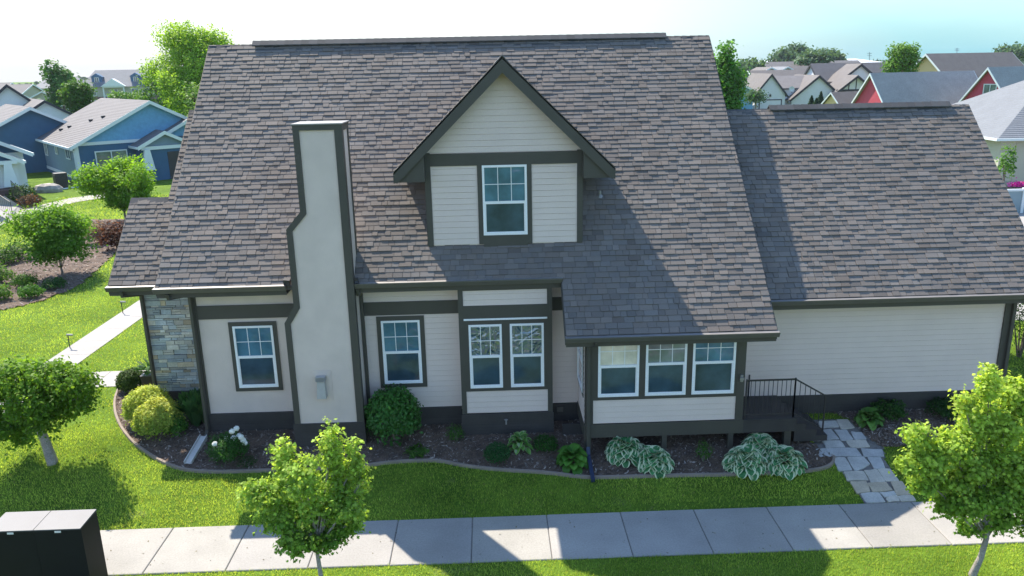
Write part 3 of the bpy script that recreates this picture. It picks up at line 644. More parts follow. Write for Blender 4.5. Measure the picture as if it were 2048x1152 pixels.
# body: straight right edge at -2.95, left edge stepping
XR = -2.975
pl = [(-4.49, -.2), (XR, -.2), (XR, 7.0), (-3.93, 7.0), (-3.93, 5.24), (-4.26, 4.88), (-4.26, 3.44), (-4.11, 3.28), (-4.49, 2.80)]
pl = [(-4.48, -.2), (XR, -.2), (XR, 7.0), (-3.93, 7.0), (-3.93, 5.24), (-4.25, 4.88), (-4.25, 3.20), (-4.48, 2.84)]
ch.prism(pl, YC, 17.05); chim = part(ch, 'chimney', M['stucco'])
def ribbon(pts, wd, y, th, name='corner_trim'):   # trim board following a polyline, to the right side of it
    mb = MB()
    ns = []
    for i in range(len(pts)):
        a = Vector((*pts[max(i-1, 0)], 0)); b = Vector((*pts[min(i+1, len(pts)-1)], 0)); p = Vector((*pts[i], 0)); d1 = (p-a).normalized() if i else (b-p).normalized(); d2 = (b-p).normalized() if i < len(pts)-1 else d1
        n1 = Vector((d1.y, -d1.x, 0)); n2 = Vector((d2.y, -d2.x, 0)); n = (n1+n2).normalized(); ns.append(p+n*wd/max(.5, n.dot(n1)))
    for i in range(len(pts)-1):
        a, b, c, d = pts[i], pts[i+1], ns[i+1], ns[i]
        mb.prism([(a[0], a[1]), (d.x, d.y), (c.x, c.y), (b[0], b[1])], y-th, y)
    return part(mb, name, M['trim'], chim)
ribbon([(-4.50, .47), (-4.50, 2.84), (-4.27, 3.20), (-4.27, 4.88), (-3.95, 5.24), (-3.95, 6.93)], .125, YC, .03)
mb = MB(); mb.box(XR-.14, XR+.018, YC-.03, YC, .47, 6.90); mb.box(XR, XR+.018, YC, YC+.14, .47, 6.90); part(mb, 'corner_trim', M['trim'], chim)
mb = MB(); mb.box(-3.95, XR+.02, YC-.034, YC+.0, 6.90, 7.01); mb.box(XR, XR+.022, YC, 17.05, 6.88, 7.01); mb.box(XR, XR+.018, 16.93, 17.05, 3.9, 6.88); part(mb, 'top_band', M['trim'], chim)
mb = MB(); mb.box(-3.97, XR+.035, YC-.05, 17.10, 7.012, 7.035); mb.box(-3.955, XR+.025, YC-.04, 17.08, 6.99, 7.011, 1); part(mb, 'cap', [M['gtop'], M['trim']], chim)
mb = MB(); mb.box(-4.53, XR+.03, YC-.02, 17, -.3, .46); lap(mb, -.3, .28, YC-.02, K(-4.53), K(XR+.03), .075, .012); mb.box(-4.53, XR+.03, YC-.045, YC, .28, .47); part(mb, 'foundation', M['found'], chim)
# direct-vent hood
mb = MB(); mb.box(-4.02, -3.60, YC-.012, YC, 1.02, 1.72); mb.box(-3.995, -3.625, YC-.02, YC-.012, 1.05, 1.69); vent = part(mb, 'vent_plate', M['stucco'], chim)
mb = MB(); mb.hexa([(-3.92, YC-.18, 1.12), (-3.72, YC-.18, 1.12), (-3.72, YC-.02, 1.12), (-3.92, YC-.02, 1.12), (-3.90, YC-.14, 1.50), (-3.74, YC-.14, 1.50), (-3.74, YC-.02, 1.52), (-3.90, YC-.02, 1.52)])
for k in range(5): mb.box(-3.925, -3.715, YC-.165, YC-.03, 1.515+k*.022, 1.525+k*.022)
part(mb, 'vent_hood', mat('vent_hood_metal', (.40, .39, .36), .5), vent)
# flood light and camera by the eave
mb = MB(); mb.tube([(-4.27, 16.40, 3.60), (-4.40, 16.40, 3.68)], .02, 6); mb.hexa([(-4.46, 16.36, 3.66), (-4.33, 16.38, 3.64), (-4.33, 16.50, 3.66), (-4.46, 16.48, 3.69), (-4.46, 16.34, 3.78), (-4.33, 16.36, 3.76), (-4.33, 16.49, 3.79), (-4.46, 16.47, 3.81)]); part(mb, 'floodlight', M['black'])
mb = MB(); mb.tube([(XR, 16.42, 3.70), (XR+.10, 16.38, 3.70)], .015, 6); mb.tube([(XR+.08, 16.42, 3.66), (XR+.08, 16.26, 3.72)], .035, 8); mb.box(XR+.05, XR+.11, 16.25, 16.33, 3.75, 3.80); part(mb, 'security_camera', M['black'])

# --- dormer
YD = 17.05; PX, PZ = .315, 8.27; DS = .985; DF = 16.66; DXL, DXR = -2.02, 2.66
def dz(x): return PZ-DS*abs(x-PX)
def yroof(z): return EY+(z-EZ)/S
dm = MB(); dm.box(-1.38, 2.0, YD+.012, 19.6, 4.2, 6.1)
dm.prism([(-1.38, 6.1), (2.0, 6.1), (2.0, dz(2.0)-.12), (PX, PZ-.12), (-1.38, dz(-1.38)-.12)], YD+.012, 20.4)
lap(dm, 4.30, 6.06, YD, K(-1.30), K(1.92), .128)
lap(dm, 6.30, PZ-.2, YD, lambda z: max(-1.38, PX-(PZ-.16-z)/DS), lambda z: min(2.0, PX+(PZ-.16-z)/DS), .128)
dorm = part(dm, 'dormer', M['siding'])
for (a, b, c, d_) in ((-1.39, -1.27, 4.28, 6.32), (1.89, 2.01, 4.28, 6.32), (-1.27, 1.89, 6.03, 6.29), (-.27, -.165, 4.30, 6.03), (.80, .905, 4.30, 6.03), (-.165, .80, 4.24, 4.50)):
    board(a, b, c, d_, YD-.008, dorm, th=.03 if c < 6 else .034)
for xx in (-1.392, 2.002):
    mb = MB(); mb.box(xx-.012, xx+.012, YD-.03, YD+.12, 4.3, 6.2); part(mb, 'corner_board', M['trim'], dorm)
window(-.165, .80, 4.50, 6.03, YD-.008, dorm, casing=0, upper='glassU', mid=.47)
# dormer roof: two slopes dying into the main roof
for sd in (-1, 1):
    xe = DXL if sd < 0 else DXR; ze = dz(xe); th = .05
    y_r = yroof(PZ)+.02; y_e = yroof(ze)+.02
    mb = MB(); q = [(PX, DF, PZ), (xe, DF, ze), (xe, y_e, ze), (PX, y_r, PZ)]
    if sd > 0: pass
    up = (Vector(q[1])-Vector(q[0])).cross(Vector(q[2])-Vector(q[0]))
    if up.z < 0: q = q[::-1]
    mb.slab(q, th, 0, (.2, .19, .185))
    # courses
    n = int(math.hypot(xe-PX, ze-PZ)/EXPO)
    for i in range(n):
        t0, t1 = i/n, (i+1)/n; xa, xb = PX+(xe-PX)*t0, PX+(xe-PX)*t1; za, zb2 = dz(xa), dz(xb); y = DF-.015
        yl = yroof(za)
        while y < yl:
            y2 = y+random.uniform(.13, .32); yy = min(y2, yl+.02); tn = .008+random.choice((0, .008)); c = tone()
            mb.poly([(xa, y, za+.004), (xb, y, zb2+tn), (xb, yy, zb2+tn), (xa, yy, za+.004)][::sd*-1] if True else 0, 0, c)
            mb.poly([(xb, y, zb2), (xb, yy, zb2), (xb, yy, zb2+tn), (xb, y, zb2+tn)][::sd*-1], 0, c); y = y2
    dr = part(mb, 'dormer_roof', M['shingle'], dorm)
    # rake fascia
    fb = MB(); v0 = .30
    A = (PX, PZ-.012); B = (xe, ze-.012); B2 = (xe, ze-.22); D = (PX, PZ-.33); pts = [A, B, B2, D]
    k = (ze-.22) ; kx = xe-sd*(.08)
    pts = [A, D, (xe-sd*.0, dz(xe)-.33+.12), B] if False else [A, D, (xe-sd*.07, dz(xe-sd*.07)-.33+.02), (xe, ze-.22), B]
    if sd > 0: pts = pts
    else: pts = pts[::-1]
    fb.prism(pts, DF+.0, DF+.035); part(fb, 'rake_board', M['trim'], dorm)
    # soffit under the overhang
    sf = MB(); xi = PX; q = [(PX, DF+.035, PZ-.16), (xe, DF+.035, ze-.16), (xe, y_e-.25, ze-.16), (PX, YD+.1, PZ-.16)]
    if ((Vector(q[1])-Vector(q[0])).cross(Vector(q[2])-Vector(q[0]))).z < 0: q = q[::-1]
    sf.slab(q, .03); part(sf, 'soffit', M['trim'], dorm)
    # boxed return: closed triangle at the eave
    xw = -1.38 if sd < 0 else 2.0
    rb = MB(); zb3 = 5.74; pts = [(xw, zb3), (xe-sd*.02, zb3), (xe-sd*.02, ze-.05), (xw, dz(xw)-.16)]
    if sd < 0: pts = pts[::-1]
    rb.prism(pts, DF+.07, 18.6); part(rb, 'eave_return', M['trim'], dorm)
    eb = MB(); a_, b_ = sorted((xe-sd*.015, xe+sd*.012)); eb.box(a_, b_, DF+.02, y_e-.1, ze-.24, ze-.02); part(eb, 'fascia', M['trim'], dorm)
rc = MB(); y = DF
while y < yroof(PZ): 
    y2 = y+.2; v = random.uniform(.9, 1.1)
    rc.slab([(PX, y, PZ+.03), (PX+.15, y, PZ-.13), (PX+.15, y2, PZ-.13), (PX, y2, PZ+.03)], .012, 0, (.2*v,)*3); rc.slab([(PX-.15, y, PZ-.13), (PX, y, PZ+.03), (PX, y2, PZ+.03), (PX-.15, y2, PZ-.13)], .012, 0, (.2*v,)*3); y = y2
part(rc, 'ridge_cap', M['shingle'], dorm)
# roof vent pipe (right of dormer)
vy = 17.98; vz = EZ+S*(vy-EY)
mb = MB(); mb.tube([(2.52, vy, vz-.05), (2.52, vy, vz+.11)], .035, 10); mb.tube([(2.52, vy, vz-.02), (2.52, vy-.02, vz+.03)], [.09, .04], 10); part(mb, 'vent_pipe', M['gtop'], roof)

# ================================================================== THINGS AT THE HOUSE
# cabinet (rear of two joined outdoor lockers)
def cabinet(x1, label):
    e = empty('storage_cabinet', (x1-.38, 11.73, -.56), label, 'cabinet', 'dark metal cabinets side by side in the corner')
    x0 = x1-.755; y0, y1 = 11.47, 12.0; mb = MB(); mb.box(x0+.001, x1, y0, y1, -.50, .965); mb.box(x0+.05, x1-.05, y0+.05, y1-.05, -.60, -.5); mb.build('body', M['cab'], e)
    mb = MB(); mb.hexa([(x0+.004, y0-.015, .965), (x1-.004, y0-.015, .965), (x1-.004, y1+.015, .965), (x0+.004, y1+.015, .965), (x0+.004, y0-.015, .985), (x1-.004, y0-.015, .985), (x1-.004, y1+.015, 1.0), (x0+.004, y1+.015, 1.0)]); mb.build('top', M['cabtop'], e)
    mb = MB(); mb.box(x0+.33, x0+.43, y0-.006, y0, .915, .95); mb.build('label_plate', M['tag'], e)
    for zz in (.1,): pass
    return e
cabinet(-6.78, 'dark metal cabinet with pale top and small white label, right one of the pair'); cabinet(-7.537, 'dark metal cabinet cut by the left edge of view, left of the pair')
# downspout splash plank
mb = MB(); a = gp(408, 880); b = gp(376, 930); d = (b-a); d.z = 0; dn = d.normalized(); n = Vector((-dn.y, dn.x, 0))*.085
for (o, h, wd) in ((0, .05, 1), (1, .085, .14), (-1, .085, .14)):
    c0 = a+n*o*.93; c1 = b+n*o*.93; nn = n*wd*.99
    if o: nn = n*.12
    mb.hexa([(p.x, p.y, gz(p.y)+.02) for p in (c0-nn, c1-nn, c1+nn, c0+nn)]+[(p.x, p.y, gz(p.y)+h+(.04 if p in () else 0)+(.05 if k in (0, 3) else 0)) for k, p in enumerate((c0-nn, c1-nn, c1+nn, c0+nn))])
tag(mb.build('splash_block', M['plank'], None, loc=(a.x, a.y, 0)), 'long pale grey splash trough lying on the mulch beside the white flowers', 'splash block')
# planter
mb = MB(); e = empty('planter', (-8.72, 18.9, 0), 'tall dark tapered planter with a leafy green plant beside the stone wall', 'planter')
P = (-8.72, 18.9); mb.hexa([(P[0]+i*.11, P[1]+j*.11, .0) for i, j in ((-1, -1), (1, -1), (1, 1), (-1, 1))]+[(P[0]+i*.19, P[1]+j*.19, .78) for i, j in ((-1, -1), (1, -1), (1, 1), (-1, 1))]); mb.build('pot', M['black'], e)
n = 60; ang = RNG.random(n)*6.28; d = np.stack([np.cos(ang), np.sin(ang), RNG.uniform(.1, 1, n)], 1)
leaves('plant', np.array([P[0], P[1], .85])+d*RNG.uniform(.1, .26, (n, 1)), np.array([0, 0, 1])+RNG.normal(size=(n, 3))*.4, .26, colmix(n, (.03, .09, .02), (.09, .2, .05)), 'lance', M['leaf'], e, fwd=d)
# path lights
for (px, py, lb) in ((140, 696, 'thin black path light at the lower left edge of the walkway'), (246, 627, 'thin black path light farther up the walkway near the roof corner')):
    p = gp(px, py); e = empty('path_light', p, lb, 'garden light', 'path lights along the walkway'); mb = MB(); mb.tube([p, p+Vector((0, 0, .42))], .016, 6); mb.build('post', M['black'], e)
    mb = MB(); mb.tube([p+Vector((-.03, 0, .43)), p+Vector((.17, -.03, .43))], .03, 6); mb.build('lamp_head', M['gtop'], e)
p = gp(40, 213*1.0+236); 
# hostas -------------------------------------------------------------
def hosta(x, y, r, h, n, label, varieg=True, name='hosta', group=None, L=.24, W=.36, ca=(.04, .17, .06), cb=(.10, .30, .11), edge=(.62, .68, .45)):
    z = gz(y)+.02; mb = MB()
    for i in range(n):
        a = i*2.39996+random.uniform(-.2, .2); t = (i+.5)/n; elev = 1.25*(1-t)**.8-.12; ln = L*random.uniform(.8, 1.15); r0 = r*t*.62
        d = Vector((math.cos(a), math.sin(a), 0)); s = Vector((-d.y, d.x, 0)); base = Vector((x, y, z+h*(1-t**1.6)*.55+.03))+d*r0
        k = 6; prev = None; col = colmix(1, ca, cb, .15)[0]; q = random.uniform(.0, .35)
        rows = []; p = Vector(base); e_ = elev
        for j in range(k+1):
            u = j/k; wd = W*ln*math.sin(PI*min(1, u*.93+.07))**.75*(1 if u < .97 else .1)
            if j == k: wd = .002
            nr = (d*-math.sin(e_)+Vector((0, 0, 1))*math.cos(e_))
            rows.append((p.copy(), wd, nr)); p = p+(d*math.cos(e_)+Vector((0, 0, 1))*math.sin(e_))*ln/k; e_ -= (.30+q)*.52
        for j in range(k):
            (pa, wa, na), (pb, wb, nb) = rows[j], rows[j+1]
            xs_ = (-1, -.70, 0, .70, 1)
            for m in range(4):
                f = lambda pp, ww, nn, u: pp+s*ww*u+nn*abs(u)*ww*.35
                c = tuple(edge) if (varieg and m in (0, 3)) else tuple(col)
                if varieg and m in (1, 2) and random.random() < .12: c = (.30, .38, .22)
                mb.poly([f(pa, wa, na, xs_[m]), f(pa, wa, na, xs_[m+1]), f(pb, wb, nb, xs_[m+1]), f(pb, wb, nb, xs_[m])], 0, c)
    o = mb.build(name, M['leafd'], None, loc=(x, y, z)); return tag(o, label, 'plant', group)
def gx(px, py, off=0): p = gp(px, py); return p.x, p.y+off
GH = 'white-edged hostas in the front bed'
for (px, py, r, h, lb) in ((1254, 925, .36, .48, 'white-edged hosta, larger and left one of the two beside the blue pipe'), (1311, 944, .30, .34, 'smaller white-edged hosta touching the right side of a bigger one under the sunroom'),
                           (1525, 918, .33, .40, 'white-edged hosta at the back of the group of three under the porch'), (1497, 945, .37, .42, 'white-edged hosta at the front left of the group of three under the porch'), (1574, 945, .36, .40, 'white-edged hosta at the front right of the group of three, nearest the flagstones')):
    x, y = gx(px, py, .22); hosta(x, y, r*1.4, h*.9, 130, lb, group=GH, L=.26, W=.42)
x, y = gx(1145, 940, .15); hosta(x, y, .30, .42, 46, 'plain bright green hosta just left of the blue pipe', False, L=.26, W=.42, ca=(.05, .16, .02), cb=(.11, .26, .04))
x, y = gx(1040, 903, .1); hosta(x, y, .22, .34, 34, 'small upright hosta with pale streaked leaves beside the bay foundation', True, L=.24, W=.28, ca=(.07, .20, .03), cb=(.12, .28, .05), edge=(.25, .36, .12))
x, y = gx(1740, 852, .1); hosta(x, y, .28, .30, 40, 'low green hosta against the garage foundation', False, L=.24, W=.4, ca=(.05, .14, .02), cb=(.12, .24, .05))
# shrubs at the house
def sp(name, label, px, py, r, h, n, ls, shape, ca, cb, lm='leaf', off=None, **k):
    p = gp(px, py); off = r*.7 if off is None else off
    return shrub(name, label, p.x, p.y+off, r, h, n, ls, shape, ca, cb, M[lm], **k)
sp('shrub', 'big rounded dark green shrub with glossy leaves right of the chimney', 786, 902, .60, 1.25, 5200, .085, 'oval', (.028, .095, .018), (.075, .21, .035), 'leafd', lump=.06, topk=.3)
sp('shrub', 'dense low round green mound in the middle of the front bed', 994, 934, .28, .42, 2200, .035, 'oval', (.02, .09, .025), (.05, .16, .05), lump=.05)
sp('shrub', 'dark green low shrub between two hostas beside the bay', 1092, 912, .27, .36, 1500, .04, 'oval', (.025, .09, .02), (.06, .17, .03), lump=.12)
sp('fern', 'small feathery green plant under the bay corner', 911, 890, .20, .40, 700, .05, 'lance', (.04, .12, .02), (.09, .22, .04), cat='plant')
sp('grass_tuft', 'thin grassy tuft lying low by the edging below the big shrub', 833, 916, .26, .12, 160, .16, 'lance', (.05, .13, .02), (.12, .24, .05), cat='plant', lump=.3)
sp('fern', 'small green seedling plant alone between the white-edged hostas', 1410, 930, .17, .46, 420, .06, 'lance', (.04, .12, .02), (.09, .22, .03), cat='plant', lump=.3)
sp('shrub', 'leafy shadowed shrub against the garage foundation behind the maple', 1785, 848, .38, .42, 1500, .06, 'oval', (.02, .07, .015), (.06, .15, .03))
sp('shrub', 'dark low shrub at the right end of the garage foundation', 1905, 848, .40, .45, 1500, .06, 'oval', (.02, .07, .015), (.05, .12, .03))
sp('evergreen_shrub', 'dark clipped round shrub at the foot of the stone wall', 271, 778, .36, .62, 5500, .055, 'oval', (.03, .075, .012), (.09, .16, .03), lump=.04, off=-.15)
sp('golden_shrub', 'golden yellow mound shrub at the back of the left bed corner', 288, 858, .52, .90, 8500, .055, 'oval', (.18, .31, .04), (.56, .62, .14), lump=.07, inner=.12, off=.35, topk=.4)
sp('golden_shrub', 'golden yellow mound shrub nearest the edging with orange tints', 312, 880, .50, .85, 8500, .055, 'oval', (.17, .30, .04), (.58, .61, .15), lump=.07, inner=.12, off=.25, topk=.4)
sp('shrub', 'small bright green shrub in front of the golden mounds', 352, 876, .24, .50, 1000, .06, 'oval', (.04, .13, .02), (.10, .24, .04), off=.1)
# ornamental grass
x, y = gx(380, 868, .5); n = 420; ang = RNG.random(n)*6.28; tl = RNG.uniform(.1, .6, n)
d = np.stack([np.cos(ang)*tl, np.sin(ang)*tl, np.ones(n)], 1)
tag(leaves('ornamental_grass', np.stack([x+np.cos(ang)*tl*.38, y+np.sin(ang)*tl*.38, np.full(n, .42)], 1), np.stack([-np.cos(ang), -np.sin(ang), tl], 1)+RNG.normal(size=(n, 3))*.2, RNG.uniform(.5, .9, n), colmix(n, (.03, .10, .03), (.08, .18, .06)), 'lance', M['leaf'], loc=(x, y, 0), fwd=d, fold=.3), 'arching dark green grass clump beside the downspout at the house corner', 'ornamental grass')
# peony
p = gp(452, 934); pe = shrub('peony', 'leafy green flowering bush with large white blooms beside the splash trough', p.x, p.y+.25, .42, .62, 2600, .08, 'lance', (.025, .09, .015), (.07, .19, .04), M['leaf'], lump=.12, cat='flowering plant')
def bloom(c, r, parent, m='white'):
    mb = MB()
    for k in range(26):
        d = Vector((random.gauss(0, 1), random.gauss(0, 1), random.gauss(.3, 1))).normalized(); a = d.orthogonal().normalized()*r*.5; b = d.cross(a).normalized()*r*.5; q = c+d*r*.55; t = d*r*.22
        mb.poly([q-a+t, q-b, q+a+t, q+b])
        mb.poly([q*1.0-a*.8-b*.8, q+a*.8-b*.8+t, q+a*.8+b*.8, q-a*.8+b*.8+t])
    return mb.build('flower', M[m], parent)
for (px, py) in ((473, 857), (464, 863), (453, 877), (478, 872), (486, 880), (490, 886), (467, 876), (430, 888), (437, 893), (425, 897), (444, 900), (482, 874)):
    bloom(at(px, py, p.y+.25+random.uniform(-.25, .1)), .07, pe, 'flower')
mb = MB()
sp('shrub', 'tiny dark green plant in shadow right of the white flowers', 492, 938, .22, .22, 400, .05, 'lance', (.02, .06, .02), (.05, .12, .03), off=.1)

# ================================================================== TREES
def bl(lst, Y):
    out = []
    for (px, py, dy, rx, rz) in lst:
        p = at(px, py, Y+dy); out.append((p.x, p.y, p.z, rx, rz))
    return out
base = (-3.0, 11.4, -.56)
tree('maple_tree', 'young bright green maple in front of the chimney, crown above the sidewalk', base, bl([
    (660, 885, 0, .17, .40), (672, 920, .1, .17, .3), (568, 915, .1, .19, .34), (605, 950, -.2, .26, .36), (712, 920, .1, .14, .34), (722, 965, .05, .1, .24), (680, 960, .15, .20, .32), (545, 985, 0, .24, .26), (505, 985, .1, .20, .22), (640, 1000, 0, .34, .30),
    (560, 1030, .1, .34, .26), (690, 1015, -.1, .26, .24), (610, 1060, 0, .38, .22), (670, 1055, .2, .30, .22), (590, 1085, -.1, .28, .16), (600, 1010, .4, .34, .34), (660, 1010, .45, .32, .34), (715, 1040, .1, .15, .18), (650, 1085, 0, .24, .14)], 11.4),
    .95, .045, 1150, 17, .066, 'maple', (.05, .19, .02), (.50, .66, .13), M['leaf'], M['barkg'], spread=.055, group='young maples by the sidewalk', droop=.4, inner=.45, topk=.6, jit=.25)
base = (8.12, 11.5, -.56)
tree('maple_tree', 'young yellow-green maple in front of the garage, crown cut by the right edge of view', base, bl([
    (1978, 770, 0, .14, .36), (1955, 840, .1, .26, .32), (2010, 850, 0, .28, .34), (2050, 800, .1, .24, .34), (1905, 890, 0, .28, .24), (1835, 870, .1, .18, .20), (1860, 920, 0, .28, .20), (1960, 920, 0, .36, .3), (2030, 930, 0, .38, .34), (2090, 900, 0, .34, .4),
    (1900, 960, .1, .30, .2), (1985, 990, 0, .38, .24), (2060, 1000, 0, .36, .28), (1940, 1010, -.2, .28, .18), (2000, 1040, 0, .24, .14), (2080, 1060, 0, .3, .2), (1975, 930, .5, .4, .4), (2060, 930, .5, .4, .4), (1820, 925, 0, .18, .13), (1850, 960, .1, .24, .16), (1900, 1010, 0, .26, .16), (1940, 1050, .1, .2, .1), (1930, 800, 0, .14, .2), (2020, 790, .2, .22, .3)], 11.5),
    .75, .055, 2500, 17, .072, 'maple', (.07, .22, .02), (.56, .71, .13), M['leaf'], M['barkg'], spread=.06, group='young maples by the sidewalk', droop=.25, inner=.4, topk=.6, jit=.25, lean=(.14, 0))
cb = gp(105, 925); Yc = cb.y
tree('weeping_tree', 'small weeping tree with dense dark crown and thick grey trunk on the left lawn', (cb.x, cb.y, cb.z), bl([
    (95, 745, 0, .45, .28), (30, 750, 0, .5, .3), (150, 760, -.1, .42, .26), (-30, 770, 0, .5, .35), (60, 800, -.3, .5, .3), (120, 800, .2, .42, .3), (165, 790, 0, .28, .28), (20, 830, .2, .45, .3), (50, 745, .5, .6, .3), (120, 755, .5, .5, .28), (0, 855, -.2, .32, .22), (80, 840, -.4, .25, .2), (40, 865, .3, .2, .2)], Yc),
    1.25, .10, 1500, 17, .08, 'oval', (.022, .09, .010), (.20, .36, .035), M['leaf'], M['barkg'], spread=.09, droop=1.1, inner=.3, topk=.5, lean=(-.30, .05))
# left yard
p = gp(125, 552)
tree('ornamental_tree', 'airy multi-stemmed green tree standing in the mulch island on the left', (p.x, p.y, 0), rblobs(p.x, p.y, 1.75, 1.55, 1.15, 16, .36), .35, .05, 900, 16, .125, 'oval', (.03, .12, .012), (.17, .34, .035), M['leaf'], M['bark'], spread=.17, inner=.3, topk=.6)
p = gp(252, 446)
tree('round_tree', 'dense bright green round-crowned tree in front of the blue house', (p.x, p.y, 0), rblobs(p.x, p.y, 2.15, 1.75, 1.45, 16, .42), .5, .08, 1300, 16, .15, 'oval', (.035, .14, .010), (.23, .42, .03), M['leaf'], M['bark'], spread=.18, inner=.2, topk=.7)
def fl(px, py): p = gp(px, py); return p.x, p.y
for (nm, lb, px, py, r, h, n, ls, ca, cb_) in (
    ('shrub', 'red-brown leafed shrub beside the roof corner, right one of two', 236, 500, .75, 1.35, 1500, .13, (.05, .022, .018), (.14, .06, .04)),
    ('shrub', 'dusty pink-brown shrub left of the red-brown one', 202, 488, .65, 1.15, 1000, .12, (.12, .07, .06), (.26, .19, .15)),
    ('shrub', 'bright green rounded mound lowest in the mulch island', 63, 597, .42, .52, 1500, .07, (.04, .14, .015), (.10, .24, .03)),
    ('shrub', 'green mound just behind the lowest one in the mulch island', 52, 574, .44, .52, 1500, .07, (.04, .13, .015), (.11, .24, .03)),
    ('shrub', 'low green shrub in the shade under the multi-stemmed tree', 110, 578, .45, .42, 800, .08, (.02, .08, .015), (.05, .14, .03)),
    ('shrub', 'green hedge clump left of the multi-stemmed tree', 42, 520, .75, .85, 1300, .1, (.03, .10, .015), (.09, .2, .03)),
    ('shrub', 'dark green shrub at the left frame edge above the mulch', 5, 530, .60, .65, 1100, .1, (.03, .09, .015), (.08, .18, .03)),
    ('shrub', 'light green shrub at the left frame edge beside the mulch', 2, 570, .55, .8, 1100, .09, (.05, .15, .02), (.14, .26, .05)),
    ('shrub', 'pale green shrub at the left frame edge lowest in the mulch', -2, 602, .45, .6, 1000, .09, (.05, .15, .02), (.14, .26, .05)),
    ('shrub', 'dark green bush by the neighbour steps on the left', 48, 408, .9, 1.3, 1200, .14, (.02, .06, .012), (.06, .14, .025)),
    ('shrub', 'reddish low bush next to the neighbour steps', 62, 414, .7, .8, 700, .13, (.06, .03, .02), (.14, .08, .04)),
    ('shrub', 'dark shrub at the corner of the blue house', 186, 386, .8, 1.2, 900, .14, (.02, .06, .012), (.05, .12, .02))):
    x, y = fl(px, py); shrub(nm, lb, x, y, r, h, n, ls, 'oval', ca, cb_, M['leaf'], group='shrubs in the left yard')
shrub('arborvitae', 'tall dark evergreen shrub behind the right corner of the garage', 14.6, 20.2, .85, 2.2, 3800, .09, 'lance', (.012, .045, .012), (.035, .10, .02), M['leaf'], cat='evergreen')
shrub('evergreen_shrub', 'second dark evergreen shrub at the right frame edge beside the garage', 14.9, 18.6, .75, 1.5, 2600, .09, 'lance', (.012, .045, .012), (.035, .10, .02), M['leaf'], cat='evergreen')
def bgtree(label, px, py, Y, rx, rz, n=14, clumps=500, per=12, ls=.4, ca=(.04, .13, .02), cb=(.13, .27, .04), nm='tree', br=.42, z0=0, group='trees beyond the house', tw=.2, spread=.3, lm='far'):
    c = at(px, py, Y)
    return tree(nm, label, (c.x, Y, z0), rblobs(c.x, Y, c.z, rx, rz, n, br), max(.5, c.z-rz*.9-z0), tw, clumps, per, ls, 'oval', ca, cb, M[lm], M['bark'], spread=spread, group=group, inner=.2, topk=.55)
bgtree('tall airy light green tree rising behind the left end of the main roof', 384, 142, 85, 4.9, 4.7, 26, 2600, 15, .24, (.11, .27, .025), (.34, .52, .06), br=.30, spread=.3, lm='leaf')
bgtree('low light green tree at the foot of the tall airy tree', 440, 205, 70, 3.5, 2.5, 10, 500, 12, .26, (.06, .17, .02), (.18, .32, .05))
bgtree('round mid-green tree behind the blue house roof, left of the pair', 122, 178, 100, 2.1, 2.6, 12, 500, 12, .38, (.035, .12, .03), (.10, .23, .05))
bgtree('darker green tree behind the blue house roof, right of the pair', 156, 190, 90, 1.5, 2.0, 12, 500, 12, .32, (.03, .10, .015), (.10, .22, .03))
bgtree('small bright tree in front of the distant apartment building', 252, 192, 120, 2.2, 1.0, 8, 260, 10, .4, (.06, .17, .02), (.15, .29, .05))
bgtree('bushy light tree between the apartment building and the tall airy tree', 325, 190, 95, 2.6, 2.8, 8, 360, 10, .36, (.06, .18, .02), (.17, .31, .05))
bgtree('slender dark green tree hugging the right edge of the main roof', 1448, 170, 70, 1.5, 3.0, 16, 800, 12, .28, (.03, .13, .02), (.13, .30, .05), br=.42, lm='leaf')
bgtree('small tree behind the slender dark tree', 1462, 150, 120, 2.2, 2.6, 8, 300, 10, .4, (.04, .12, .04), (.09, .19, .07))
bgtree('bright green round tree between the white house and the tan roof', 1806, 122, 112, 2.5, 2.2, 14, 600, 12, .34, (.05, .16, .02), (.15, .29, .04))
for (px, py, Y, rx, rz, lb) in ((1572, 117, 330, 4.5, 2.6, 'hazy far tree left of three above the white warehouse roof'), (1592, 112, 335, 4.5, 3.4, 'hazy far tree tallest of the left clump above the warehouse'), (1625, 122, 260, 5.0, 2.6, 'far green tree left of the white house ridge'), (1642, 118, 330, 4.2, 3.0, 'hazy far tree behind the white house ridge'), (1664, 117, 300, 3.2, 3.2, 'upright far tree just above the left end of the dark ridge'), (1500, 135, 240, 4, 2.0, 'low far green tree among distant roofs'), (1512, 195, 112, 1.2, .7, 'small bright bush in front of the white garage door'), (2030, 104, 300, 5, 1.5, 'far tree tops above the tan roof ridge')):
    bgtree(lb, px, py, Y, rx, rz, 9, 260, 9, .022*Y**.75*.9 if Y > 200 else .25, (.05, .12, .06), (.11, .19, .09), tw=.15, spread=.004*Y)
def conifer(label, px, pyb, pyt, Y, r):
    b = at(px, pyb, Y); tpt = at(px, pyt, Y); n = 900; t = RNG.random(n)**.7; a = RNG.random(n)*6.28; z = b.z+(tpt.z-b.z)*t; rr = r*(1-t)*RNG.uniform(.5, 1, n)
    e = empty('conifer', (b.x, Y, b.z), label, 'tree', 'small conifers by the white house'); mb = MB(); mb.tube([b, tpt], [.12, .02], 6); mb.build('trunk', M['bark'], e)
    d = np.stack([np.cos(a), np.sin(a), np.full(n, -.1)], 1)
    leaves('crown', np.stack([b.x+np.cos(a)*rr, Y+np.sin(a)*rr, z], 1), d*.5+np.array([0, 0, .8])+RNG.normal(size=(n, 3))*.3, .35, colmix(n, (.012, .05, .02), (.03, .10, .04)), 'oval', M['far'], e, fwd=d)
conifer('dark conifer against the white house wall, leftmost', 1622, 214, 192, 118, .7); conifer('dark conifer against the white house wall, middle one', 1640, 214, 184, 119, .9); conifer('dark conifer against the white house wall, right one', 1632, 214, 197, 117, .7)

